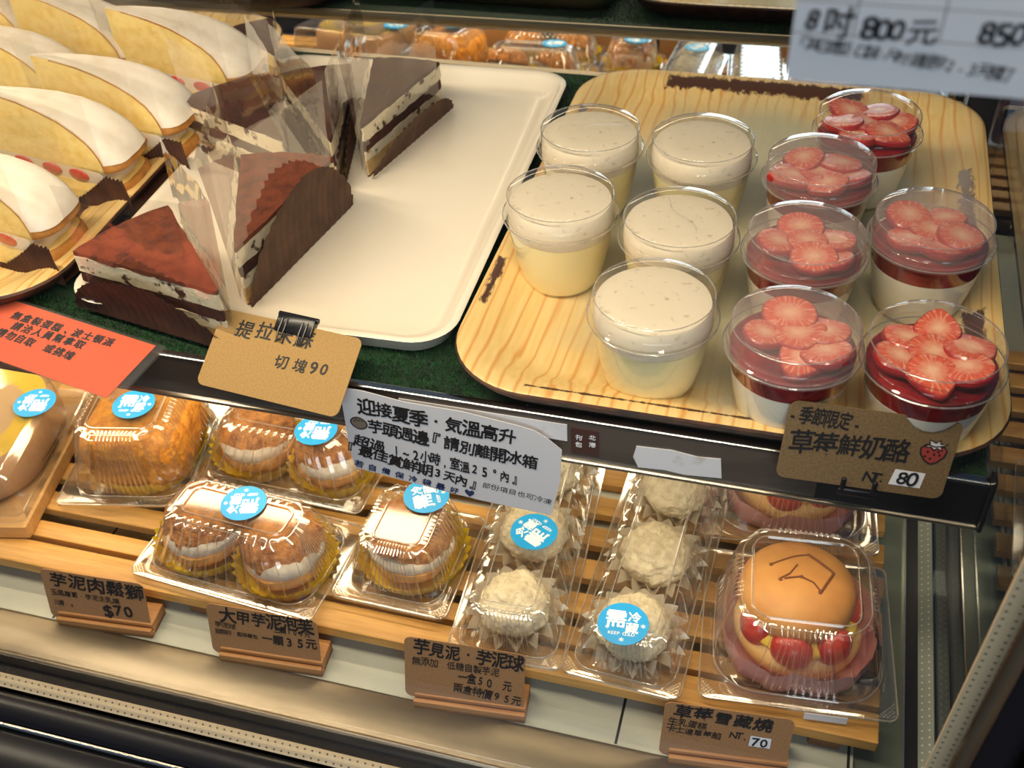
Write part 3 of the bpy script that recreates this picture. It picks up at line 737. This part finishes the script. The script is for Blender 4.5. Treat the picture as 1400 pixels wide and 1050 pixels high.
def sticker(parent, x, y, z, deg, d=.040):
    st = MB().lathe([(d/2, 0), (d/2, .0003)], 40, True, True).build('cold_sticker', M['sticker'], parent, smooth=False)
    st.location = (x, y, z); st.rotation_euler = (0, 0, R_(deg)); st['label'] = 'round blue sticker with white lettering'
    mb = MB(); k = d/.04
    write(mb, '需', (-.0058*k, .0040*k), (0, 0), .0175*k, 0, .022)
    write(mb, '冷', (.0082*k, .0068*k), (0, 0), .0105*k, 0, .022)
    write(mb, '藏', (.0072*k, -.0035*k), (0, 0), .0105*k, 0, .022)
    write(mb, 'KEEP COLD', (-.0095*k, -.0095*k), (.0085*k, -.0095*k), .0042*k, 0, .01)
    def flake(cx, cy, r):
        for j in range(3):
            a = R_(60*j+30); stroke(mb, [(cx-r*math.cos(a), cy-r*math.sin(a)), (cx+r*math.cos(a), cy+r*math.sin(a))], .0006*k)
    flake(0, -.0150*k, .002*k); flake(.0155*k, -.0005*k, .002*k); flake(-.012*k, -.0045*k, .0016*k)
    mb.build('lettering', M['whiteink'], st, smooth=False)
    return st

def clamshell(label, loc, rotz, w, d, h, wall_r=.028, ribs=True, inset=.011, slope=.010, top_bevel=.007, panel=True, hb=.013, group='clear clamshell boxes on the slatted rack', grips=True, ribamp=.0019, topinset=.012):
    t = thing('clamshell_box', label, 'box', loc, R_(rotz), group)
    k, per = 9, 40 if ribs else 4
    F = lambda ins, z, r: rrect(w-2*ins, d-2*ins, r, 9, z, per=per)
    rb = [F(inset+.010, .0018, wall_r*.7), F(inset+.007, .0004, wall_r*.85), F(inset+.003, .0012, wall_r), F(inset+.001, hb-.002, wall_r), F(inset-.001, hb, wall_r), F(.004, hb, .010), F(.0005, hb-.0006, .0075), F(0, hb-.003, .0075)]
    MB().loft(rb, True, False).build('base', M['clam'], t, smooth=50)
    n = len(rb[0])
    def ribbed(ins, z, r, amp):
        pts = F(ins, z, r)
        if not amp: return pts
        out = []
        for i, (x, y, zz) in enumerate(pts):
            x2, y2 = pts[(i+1) % n][0]-pts[i-1][0], pts[(i+1) % n][1]-pts[i-1][1]; l = math.hypot(x2, y2) or 1
            o = amp if (i//2) % 2 else 0
            out.append((x+y2/l*o, y-x2/l*o, zz))
        return out
    A = ribamp if ribs else 0; z1 = h-top_bevel
    rl = [F(0, hb-.0022, .0075), F(.0005, hb+.0008, .0075), F(.004, hb+.0014, .010), F(inset-.0015, hb+.0014, wall_r), F(inset-.0005, hb+.0045, wall_r)]
    lid_m = [0]*5
    for q in (0.0, .12, .5, .86, 1.0):
        rl.append(ribbed(inset+.0005+slope*q, hb+.006+(z1-hb-.006)*q, wall_r, A if 0 < q < 1 else A*.4)); lid_m.append(1)
    rl += [ribbed(inset+slope+top_bevel*.35, h-top_bevel*.35, wall_r*.9, A*.9), ribbed(inset+slope+top_bevel, h, wall_r*.75, A*.3)]
    lid_m += [1, 1]
    if panel:
        i0 = inset+slope+top_bevel+topinset*.45
        rl += [F(i0, h, wall_r*.45), F(i0+.0008, h+.0012, wall_r*.4), F(i0+.0022, h+.0012, wall_r*.35), F(i0+.003, h, wall_r*.3)]; lid_m += [0]*4
    lm = MB().loft(rl, False, True, lid_m[:len(rl)-1])
    def rim(ins, z, r, rad): 
        p = F(ins, z, r); lm.tube(p+p[:1], rad, 5, 2)
    rim(.0004, hb+.0004, .0075, .0008); rim(inset-.001, hb+.0022, wall_r, .0007); rim(inset+slope+top_bevel*.8, h-.0004, wall_r*.8, .0004)
    if ribs:
        ring = [rl[k] for k in range(6, 12)]
        for i in range(2, n, 4):
            lm.tube([r[i] for r in ring], .00028, 4, 2)  # thin pale tube on each rib crest stands in for its highlight
    if panel: rim(i0+.0015, h+.0012, wall_r*.38, .0005)
    lm.build('lid', [M['clam'], M['rib'] if ribs else M['clam'], M['edge']], t, smooth=25 if ribs else 50)
    if grips:
        for sx, sy in ((-1, -1), (1, -1)):
            mb = MB(); g = .017
            mb.add([(sx*(w/2-.002), sy*(d/2-g), hb+.0018), (sx*(w/2-g), sy*(d/2-.002), hb+.0018), (sx*(w/2-.005), sy*(d/2-.002), hb+.0018), (sx*(w/2-.002), sy*(d/2-.005), hb+.0018)], [[0, 1, 2, 3]])
            mb.build('grip_tab', M['grip'], t, smooth=False)
    return t
def at(o, x, y, z=0):
    """a point given in the frame of a box, in world terms"""
    a = o.rotation_euler.z; return (o.location.x+x*math.cos(a)-y*math.sin(a), o.location.y+x*math.sin(a)+y*math.cos(a), o.location.z+z)

def fluted_sheet(mb, rx, ry, h, n=36, base=.75, z0=0.0004, mi=0, zig=.0018):
    rings = []
    N = n*4
    for k, (f, z) in enumerate(((.0, z0), (base, z0), (base+.06, z0+.001), (.92, z0+h*.6), (1.0, z0+h))):
        ring = []
        for i in range(N):
            a = 2*math.pi*i/N; zz = math.cos(a*n)*zig*max(0, (f-base)/(1-base)) if f > base else 0
            ring.append((rx*f*math.cos(a)+zz*math.cos(a), ry*f*math.sin(a)+zz*math.sin(a), z+(.9*zz if k == 4 else 0)))
        rings.append(ring)
    mb.loft(rings, mi=mi); return mb

# --- floss bun box
b2 = clamshell('clear box of the orange floss bun, sticker near its back edge', (-.583, .637, ZR), 12, .134, .150, .079)
sticker(b2, 0.0063, -0.0074, .0806, 0)
bn = thing('floss_bun', 'square bun covered in orange meat floss on a yellow liner', 'bun', at(b2, .004, 0, .0022), R_(12))
blob(MB(), .050, .055, .033, cz=.036, n=110, m=60, p=4.2, amp=.05, nsc=60, seed=3, q=4.2, rough2=.03).build('bun', M['floss'], bn)
fluted_sheet(MB(), .056, .061, .022, 40, .80).build('paper_liner', M['yellowpaper'], bn, smooth=30)

# --- choux puffs
def puff(label, loc, rotz, r, seed, capscale=1.0, open_=.0, group='cream puffs with taro filling', liner_=True, cap_tilt=(-.25, .1)):
    t = thing('cream_puff', label, 'puff', loc, rotz, group)
    blob(MB(), r, r, .020, cz=.0215, n=40, m=16, p=2.2, amp=.10, nsc=45, seed=seed, t1=.55, rough2=.03).build('puff_base', M['chouxpale'], t)
    blob(MB(), r*.97, r*.97, .0125, cz=.0275, n=40, m=14, p=2.6, amp=.08, nsc=60, seed=seed+2, rough2=.03).build('taro_filling', M['tarocream'], t)
    c = blob(MB(), r*1.0*capscale, r*1.0*capscale, .024, n=56, m=26, p=2.1, amp=.10, nsc=50, seed=seed+4, t0=.46, rough2=.05).build('puff_cap', M['choux'], t)
    c.location = (0, .004, .032); c.rotation_euler = (cap_tilt[0], cap_tilt[1], 0)
    if liner_: fluted_sheet(MB(), r*1.28, r*1.28, .020, 30, .74).build('paper_liner', M['yellowpaper'], t, smooth=30)
    return t
b4 = clamshell('front clear box holding two cream puffs, blue sticker at its back edge', (-.428, .543, ZR), -4, .180, .112, .064, wall_r=.022, slope=.013, top_bevel=.010, ribamp=.0022)
sticker(b4, 0.002, 0.0082, .0656, 200)
puff('cream puff in the front two-puff box, on the floss bun side', at(b4, -.042, 0, .0022), .2, .036, 11, cap_tilt=(.18, .05))
puff('cream puff in the front two-puff box, on the single-puff box side', at(b4, .040, -.002, .0022), .5, .036, 12, cap_tilt=(.42, .12))
b3 = clamshell('clear two-puff box behind, half hidden by the kraft tiramisu card', (-.434, .663, ZR), -2, .180, .112, .064, wall_r=.022, slope=.013, top_bevel=.010, ribamp=.0022)
sticker(b3, 0.0342, -0.0108, .0656, 190)
puff('cream puff with thick filling in the rear box, under the kraft card', at(b3, -.040, -.002, .0022), .1, .036, 13, cap_tilt=(.5, 0))
puff('cream puff in the rear box beside the grey-white notice', at(b3, .042, -.002, .0022), .4, .035, 14, cap_tilt=(.4, .15))
b5 = clamshell('small clear box with one large cream puff below the grey-white notice', (-.284, .570, ZR), -1, .104, .118, .062, wall_r=.018, slope=.008, top_bevel=.006)
sticker(b5, 0.0098, 0.0276, .0636, 120)
puff('single large cream puff in the small box', at(b5, .002, .004, .0022), .6, .039, 15, cap_tilt=(-.05, .38))

# --- taro balls
def taro_ball(label, loc, rotz, seed):
    t = thing('taro_ball', label, 'pastry', loc, rotz, 'taro balls in the two long boxes')
    mb = MB(); blob(mb, .0295, .0295, .0215, cz=.0225, n=80, m=44, p=2.0, amp=.12, nsc=70, seed=seed, rough2=.09)
    mb.build('ball', M['taro'], t, smooth=80)
    mb = MB(); n = 17; N = n*6; rings = []; rr = random.Random(seed)
    lob = [rr.uniform(.75, 1.2) for _ in range(n)]
    for k, (f, z) in enumerate(((.015, .0005), (.020, .0005), (.026, .008), (.033, .016), (.040, .021))):
        ring = []
        for i in range(N):
            a = 2*math.pi*i/N; L = lob[(i//6) % n]; tri = abs(((i % 6)/6)-.5)*2
            amp = (0, 0, .0010, .0030, .0052)[k]*L
            q = f+amp*(1-2*tri); ring.append((q*math.cos(a), q*math.sin(a), z-.0022*(1-2*tri)*(k/4)))
        rings.append(ring)
    mb.loft(rings, mi=0); mb.build('fluted_cup', M['clearcup'], t, smooth=25)
    return t
b7 = clamshell('long clear box of three taro balls, sticker at its front end', (-.074, .612, ZR), -3, .096, .258, .052, wall_r=.016, ribs=True, slope=.007, top_bevel=.005, ribamp=.0011, inset=.008)
sticker(b7, -0.0046, -0.0997, .0536, 8)
taro_ball('taro ball at the back of the box with the front-end sticker', at(b7, .0, .080, .0022), .3, 1)
taro_ball('middle taro ball of the box with the front-end sticker', at(b7, .0, .0, .0022), 1.3, 2)
taro_ball('taro ball beneath the sticker at the front end', at(b7, .0, -.080, .0022), 2.1, 3)
b6 = clamshell('long clear box of three taro balls, sticker over its middle, beside the single puff', (-.182, .612, ZR), 3, .096, .258, .052, wall_r=.016, ribs=True, slope=.007, top_bevel=.005, ribamp=.0011, inset=.008)
sticker(b6, 0.0056, -0.0245, .0536, 150)
taro_ball('taro ball at the back of the box beside the puff, next to the notice edge', at(b6, .0, .080, .0022), .7, 4)
taro_ball('taro ball beneath the sticker in the middle of its box', at(b6, .0, .0, .0022), 1.9, 5)
taro_ball('taro ball at the front of the box beside the single puff', at(b6, .0, -.080, .0022), 2.6, 6)

# --- strawberry buns
def strawberry_bun(label, loc, rotz, seed, brand):
    t = thing('strawberry_bun', label, 'bun', loc, rotz, 'strawberry cream buns in clear boxes')
    blob(MB(), .050, .050, .018, cz=.018, n=44, m=16, p=2.4, amp=.03, nsc=30, seed=seed).build('bun_base', M['bunpale'], t)
    blob(MB(), .045, .045, .010, cz=.034, n=44, m=14, p=2.4, amp=.06, nsc=50, seed=seed+1).build('custard_filling', M['yolk'], t)
    for i in range(6):
        a = R_((-152, -100, -48, 10, 75, 150)[i])
        b = blob(MB(), .0165, .0125, .0150, n=28, m=18, p=2.1, amp=.10, seed=i+seed).build('strawberry', M['fruit'], t)
        b.location = (.038*math.cos(a), .038*math.sin(a), .034); b.rotation_euler = (0, 0, a+R_(90))
    c = blob(MB(), .046, .046, .022, n=52, m=26, p=2.3, amp=.02, nsc=20, seed=seed+3, t0=.38).build('bun_top', M['bun'], t)
    c.location = (-.004, .008, .049)
    if brand:
        mb = MB()
        def zz(x, y):
            q = min(.999, (x*x+y*y)/.046**2); return .022*(1-q**1.15)**.43+.0004
        def line(pts, w):
            P = []
            for (xa, ya), (xb, yb) in zip(pts[:-1], pts[1:]):
                for i in range(7): P.append((xa+(xb-xa)*i/6, ya+(yb-ya)*i/6))
            mb.tube([(x, y, zz(x, y)) for x, y in P], w, 6)
        line([(-.022, .008), (-.004, .018), (.008, .022)], .0007); line([(.006, .022), (.026, .006), (.016, -.014)], .0012)
        line([(-.015, -.006), (-.008, -.001), (-.002, .009)], .0008); line([(-.012, -.006), (0, -.003), (.010, -.007), (.016, -.015)], .0008)
        for x, y in ((-.022, .008), (-.015, -.007), (.015, -.015), (.001, -.003)): blob(mb, .0018, .0018, .0008, x, y, zz(x, y), 10, 6)
        mb.build('brand_mark', M['burnt'], c)
    mb = MB(); n = 72; rings = []
    for f, z in ((.02, .0006), (.050, .0006), (.056, .005), (.0580, .018), (.0585, .030)):
        ring = []
        for p in rrect(2*f, 2*f, f*.75, 12, z, per=5):
            l = math.hypot(p[0], p[1]); k = 1+(.035*mn.noise(Vector((p[0]*160, p[1]*160, seed))) if f > .052 else 0)
            ring.append((p[0]*k, p[1]*k, z+(.008*mn.noise(Vector((p[0]*90, p[1]*90, 4))) if f > .055 else 0)))
        rings.append(ring)
    mb.loft(rings, True); mb.build('paper_sheet', M['pinkpaper'], t, smooth=40)
    return t
b8 = clamshell('front clear ribbed box of a branded strawberry bun at the rack end', (.048, .570, ZR), 5, .150, .150, .076, wall_r=.034)
strawberry_bun('strawberry bun with a burnt emblem on its golden top', at(b8, .0, 0, .0022), R_(5), 2, True)
mb = MB(); mb.box(-.016, .016, -.0005, 0, -.004, .004); lb = mb.build('paper_tag', M['patch'], b8, smooth=False); lb.location = (.022, -.0755, .008); lb['label'] = 'small white date tag on the box edge'
b9 = clamshell('clear ribbed box of a strawberry bun behind, cut off by the shelf edge', (.030, .732, ZR), 5, .150, .150, .076, wall_r=.034)
strawberry_bun('strawberry bun in the rear box under the upper shelf', at(b9, .0, 0, .0022), R_(5), 5, False)

# --- taro roll box on its riser
rs = MB().bevbox(-.09, .09, -.095, .095, 0, .018, .002).build('wooden_riser', M['riser'], None, loc=(-.748, .590, ZR), rotz=R_(12))
tag(rs, 'pale wooden block lifting the box of taro roll', 'riser')
t = thing('clear_box', 'flat-sided clear box of the taro roll on the wooden block', 'box', (-.748, .592, ZR+.0182), R_(12))
MB().loft([rrect(.176, .186, .006, 4, 0), rrect(.178, .188, .006, 4, .012), rrect(.182, .192, .008, 4, .0125)], True).build('base', M['clam'], t)
MB().loft([rrect(.180, .190, .007, 4, .010), rrect(.178, .188, .007, 4, .014), rrect(.172, .182, .010, 4, .049), rrect(.164, .174, .012, 4, .0520), rrect(.150, .160, .014, 4, .0521), rrect(.148, .158, .014, 4, .0512)], False, True).build('lid', M['clam'], t)
sticker(t, 0.0722, 0.0139, .0522, 180)
rl = thing('taro_roll', 'thick slice of beige taro roll with a yellow swirl', 'cake', (-.744, .592, ZR+.0196), R_(12))
mb = MB(); K = lambda ins, z: rrect(.158-2*ins, .160-2*ins, .056-ins*.8, 12, z, per=3)
mb.loft([K(.006, .001), K(.001, .005), K(0, .015), K(.0015, .036), K(.004, .0425), K(.008, .0448), K(.03, .0454), K(.055, .0456)], True, True, [0, 0, 0, 0, 0, 1, 1])
mb.build('roll', [M['rollbrown'], M['rolltop']], rl, smooth=50)
fluted_sheet(MB(), .0825, .086, .012, 44, .88, zig=.0012).build('paper_liner', M['liner'], rl, smooth=30)

# ================================================================ CARDS AND NOTICES
def basis(yaw, tilt, spin):
    a, b, c = R_(yaw), R_(tilt), R_(spin)
    x = Vector((math.cos(a), math.sin(a), 0)); n0 = Vector((math.sin(a), -math.cos(a), 0))
    u = math.cos(b)*Vector((0, 0, 1))-math.sin(b)*n0; n = x.cross(u)
    X = math.cos(c)*x+math.sin(c)*u; U = -math.sin(c)*x+math.cos(c)*u
    return Matrix((X, U, n)).transposed().to_euler()
def card(name, label, cat, loc, ang, w, h, mat, r=.006, outline=None, group=None, thick=.0007):
    t = thing(name, label, cat, loc, 0, group); t.rotation_euler = basis(*ang)
    mb = MB(); P = [(x, y) for x, y, _ in rrect(w, h, r, 6, 0)] if outline is None else [((u-.5)*w, (.5-v)*h) for u, v in outline]
    mb.loft([[(x, y, -thick) for x, y in P], [(x, y, 0) for x, y in P]], True, True)
    mb.build('card', mat, t, smooth=False)
    def uv(u, v): return ((u-.5)*w, (.5-v)*h)
    return t, uv, h
def lines(t, uv, h, L, mat='ink', name='lettering', z=.0003):
    mb = MB()
    for text, a, b, s, *k in L: write(mb, text, uv(*a), uv(*b), s*h*1.02, **(k[0] if k else {}), z=z)
    return mb.build(name, M[mat], t, smooth=False)

# tiramisu card with its black clip
t, uv, h = card('price_card', 'tan kraft card reading tiramisu price, clipped to the white tray', 'sign', (-.3535, .545, .0162), (-3, 58, -2), .118, .0616, M['kraft'])
lines(t, uv, h, [('提拉米蘇', (.20, .20), (.62, .16), .25), ('切塊', (.52, .50), (.65, .49), .18), ('90', (.745, .475), (.815, .465), .2)])
mb = MB()
mb.bevbox(-.0155, .0155, -.004, .010, -.004, .0022, .0006); mb.tube([(-.0165, .010, -.001), (.0165, .010, -.001)], .0021, 10)
for sx in (-.0085, .0085):
    mb.tube([(sx-.002, .006, .0026), (sx-.0022, -.004, .003), (sx-.0015, -.0115, .0022), (sx+.0015, -.0115, .0022), (sx+.0022, -.004, .003), (sx+.002, .006, .0026)], .0007, 6)
c = mb.build('clip', M['black'], t); c.location = (.0035, .0265, .0005)
c['label'] = 'black hinged clip'

# strawberry card
t, uv, h = card('price_card', 'olive kraft card with a drawn strawberry, in front of the strawberry cups', 'sign', (.0655, .5395, .0224), (5, 9, -3), .1066, .0611, M['kraftolive'])
lines(t, uv, h, [('-季節限定-', (.03, .16), (.41, .18), .23), ('草莓鮮奶酪', (.115, .50), (.675, .455), .30), ('NT.', (.555, .82), (.63, .82), .18)])
mb = MB(); px, py = uv(.772, .79); poly(mb, [(px-.0105, py-.006), (px+.0095, py-.0062), (px+.0105, py+.0062), (px-.0085, py+.0066)], .0003); mb.build('price_patch', M['patch'], t, smooth=False)
lines(t, uv, h, [('80', (.745, .79), (.805, .785), .24)], name='price_digits', z=.0006)
cx, cy = uv(.876, .42); S = .0085
heart = [(0, -1), (-.45, -.75), (-.85, -.2), (-.95, .35), (-.6, .75), (0, .6), (.6, .75), (.95, .35), (.85, -.2), (.45, -.75)]
mb = MB(); poly(mb, [(cx+x*S, cy+y*S) for x, y in heart], .0003); mb.build('strawberry_drawing', M['redink'], t, smooth=False)
mb = MB(); stroke(mb, [(cx+x*S, cy+y*S) for x, y in heart+heart[:1]], .0010, .0005)
star = [(0, .25), (-.3, .55), (-.75, .5), (-.4, .8), (-.5, 1.2), (0, .95), (.3, 1.25), (.4, .9), (.95, 1.0), (.5, .65), (.6, .3), (.2, .5), (0, .25)]
stroke(mb, [(cx+x*S, cy+y*S) for x, y in star], .0008, .0006)
for x, y in ((-.4, .1), (.1, -.1), (-.1, -.5), (.5, -.1), (-.5, -.35), (.35, .2)): poly(mb, [(cx+(x+.09*math.cos(a))*S, cy+(y+.12*math.sin(a))*S) for a in [k*.785 for k in range(8)]], .0005)
mb.build('drawing_lines', M['ink'], t, smooth=False)
mb = MB(); poly(mb, [(cx+x*.8*S, cy+(.72+(y-.72)*.75)*S) for x, y in star[:-1]], .0004); mb.build('drawing_leaf', M['white'], t, smooth=False)
mb = MB()
mb.bevbox(-.012, .014, -.037, -.0315, -.004, .002, .0006)
for sx in (-.0095, .0105): mb.bevbox(sx-.0016, sx+.0016, -.034, -.023, .0006, .0022, .0005)
c = mb.build('clip', M['black'], t); c['label'] = 'black two-legged clip'

# grey-white notice taped to the rail
OUT = [(0, .02), (.03, -.02), (.10, -.03), (.3, .0), (.55, -.03), (.8, .0), (.866, .02), (.92, .08), (.985, .19), (.985, .6), (.955, 1.09), (.62, 1.1), (.3, 1.07), (.03, 1.03), (.012, .8)]
t, uv, h = card('notice_card', 'grey-white handwritten notice with cut corner, taped to the shelf rail', 'sign', (-.222, .5405, -.0430), (-.6, 0, -3.2), .172, .080, M['white'], outline=OUT)
Bd = dict(bold=.022)
lines(t, uv, h, [('迎接夏季·気溫高升', (.118, .165), (.75, .155), .205, Bd), ('芋頭週邊『請別離開冰箱', (.15, .405), (.85, .42), .185, Bd),
                 ('超過', (.076, .635), (.15, .645), .165, Bd), ('1~2小時,室溫25°內』', (.24, .66), (.785, .69), .165, Bd), ('『最佳賞鮮期', (.022, .76), (.37, .83), .165, Bd), ('3天內』', (.43, .845), (.595, .89), .15, Bd),
                 ('部份項目也可冷凍', (.656, .87), (.935, .90), .088, dict(bold=0))])
mb = MB(); dx, dy = uv(.073, .395); ps = [(dx+.0062*math.cos(a)*(1+.08*math.cos(2*a)), dy+.0060*math.sin(a)) for a in [k*.314 for k in range(21)]]
stroke(mb, ps, .0010)
for k in range(3): stroke(mb, [(dx-.004+.003*k, dy+.001+.001*k), (dx-.001+.0025*k, dy+.0045-.0008*k)], .0007)
mb.build('taro_drawing', M['ink'], t, smooth=False)
mb = MB(); poly(mb, ps[:-1], .00025); mb.build('drawing_fill', M['greyink'], t, smooth=False)
lines(t, uv, h, [('若自備保冷袋最好', (.05, .965), (.505, 1.035), .092, Bd)], 'blueink', 'blue_lettering')
mb = MB(); hx, hy = uv(.577, 1.03); poly(mb, [(hx+x*.0042, hy+y*.0042) for x, y in [(0, -1), (-.8, -.1), (-.95, .5), (-.5, .9), (0, .5), (.5, .9), (.95, .5), (.8, -.1)]], .0003); mb.build('heart_drawing', M['blueink'], t, smooth=False)

# red notice in a clear sleeve, lying over the shelf edge
t, uv, h = card('notice_sheet', 'orange-red printed notice in a clear sleeve, lying over the shelf edge', 'sign', (-.5668, .5395, .0062), (-10, 84, -.6), .206, .0584, M['orange'], r=.0006, thick=.0004)
lines(t, uv, h, [('無盒裝蛋糕、波士頓派', (.36, .235), (.815, .18), .155, dict(wobble=0, bold=.025)), ('請洽人員幫拿取', (.405, .40), (.715, .36), .155, dict(wobble=0, bold=.025)), ('請勿自取 或挑塊', (.37, .575), (.715, .575), .155, dict(wobble=0, bold=.025))])
mb = MB(); mb.box(-.104, .112, -.030, .031, .0008, .0010); mb.box(-.104, .112, -.030, .031, -.0012, -.0010); mb.build('sleeve', M['sleeve'], t, smooth=False)

# four price cards in wooden slot bases
def base_card(label, x, z, yaw, tilt, w, h, L, mat='kraftdark', spin=-2, bx=.004, patch=None):
    t, uv, hh = card('price_card', label, 'sign', (x, .466, z), (yaw, tilt, spin), w, h, M[mat], r=.006, group='kraft price cards along the steel ledge')
    L = [(q[0], (q[1][0], q[1][1]*.86), (q[2][0], q[2][1]*.86))+tuple(q[3:]) for q in L]
    lines(t, uv, hh, L)
    if patch:
        mb = MB(); px, py = uv(*patch[0]); poly(mb, [(px-.008, py-.0055), (px+.008, py-.0055), (px+.0078, py+.0052), (px-.0076, py+.0056)], .0003); mb.build('price_patch', M['patch'], t, smooth=False)
        lines(t, uv, hh, [patch[1]], name='price_digits', z=.0006)
    # wooden base: upright in the world, so turn the card's tilt back
    bs = MB(); bs.bevbox(-w*.46, w*.48, -.0045, -.0006, 0, .0105, .0008); bs.bevbox(-w*.46, w*.48, .0006, .024, 0, .0135, .0008); bs.bevbox(-w*.46, w*.48, -.0045, .024, 0, .005, .0008)
    o = bs.build('wooden_base', M['base'], t)
    Mt = Matrix.Translation((x, .466, z)) @ basis(yaw, tilt, spin).to_matrix().to_4x4()
    low = Mt @ Vector((0, -h/2, 0))
    Mw = Matrix.Translation((low.x+bx, low.y, -.2579)) @ Matrix.Rotation(R_(yaw), 4, 'Z')
    o.matrix_local = Mt.inverted() @ Mw
    return t
S0 = dict(bold=.004); S1 = dict(bold=.022)
base_card('brown kraft card with price 70, standing below the floss bun box', -.5401, -.2262, 5, 10, .096, .0565,
    [('芋泥肉鬆獅', (.165, .20), (.90, .22), .32, S1), ('玉風蘿蔔·芋泥生乳燒', (.09, .52), (.70, .50), .13, S0), ('川燒·u', (.09, .76), (.24, .77), .14, S0), ('$70', (.60, .77), (.80, .71), .30, S1)])
base_card('brown kraft card with price 35, partly under the front two-puff box', -.3794, -.2262, 4, 10, .098, .0565,
    [('大甲芋泥泡芙', (.19, .21), (.89, .14), .30, S1), ('芋泥球', (.09, .46), (.22, .45), .12, S0), ('甜甜的·風味等包', (.08, .62), (.42, .60), .10, S0), ('三顆100元', (.63, .34), (.90, .33), .13), ('一顆35元', (.53, .60), (.93, .55), .22, S1)])
base_card('brown kraft card with price 50, standing below the taro ball boxes', -.2024, -.2190, 5, 12, .098, .064,
    [('芋見泥·芋泥球', (.146, .155), (.92, .18), .26, S1), ('無添加 低糖自製芋泥', (.10, .43), (.756, .41), .15, S0), ('一盒50 元', (.49, .62), (.86, .66), .18), ('兩盒特價95元', (.45, .85), (.94, .90), .17)])
base_card('brown kraft card with price 70 on a white patch, below the strawberry bun', .0052, -.2262, 6, 11, .096, .0570,
    [('草莓雪藏燒', (.15, .17), (.77, .19), .24, S1), ('生乳蛋糕', (.08, .40), (.31, .40), .15, S0), ('卡士達草莓餡', (.07, .56), (.43, .57), .13, S0), ('NT.', (.56, .50), (.65, .50), .16)], patch=((.77, .49), ('70', (.735, .49), (.80, .49), .20)))

# white price sheet on the front glass
t, uv, h = card('price_sheet', 'white handwritten price sheet stuck high on the front glass', 'sign', (.047, .3305, .4085), (2, -5.7, -1), .112, .080, M['white'], r=.004, thick=.0003)
lines(t, uv, h, [('8吋', (.05, .735), (.12, .74), .125, S1), ('800', (.20, .755), (.27, .755), .12, S1), ('元', (.335, .755), (.335, .75), .11), ('850', (.495, .742), (.572, .735), .12, S1), ('元', (.66, .735), (.66, .735), .11), ('『其它造型·口味·尺吋', (.035, .83), (.30, .865), .060, dict(bold=.004, squeeze=.99)), ('請提早2-3天預訂', (.34, .872), (.57, .90), .066, dict(bold=.004, squeeze=.8))])
mb = MB()
for v in (.79, .66): stroke(mb, [uv(0.0, v), uv(1, v)], .0003)
for u in (.16, .38): stroke(mb, [uv(u, .3), uv(u, .79)], .0003)
mb.build('table_lines', M['greyink'], t, smooth=False)
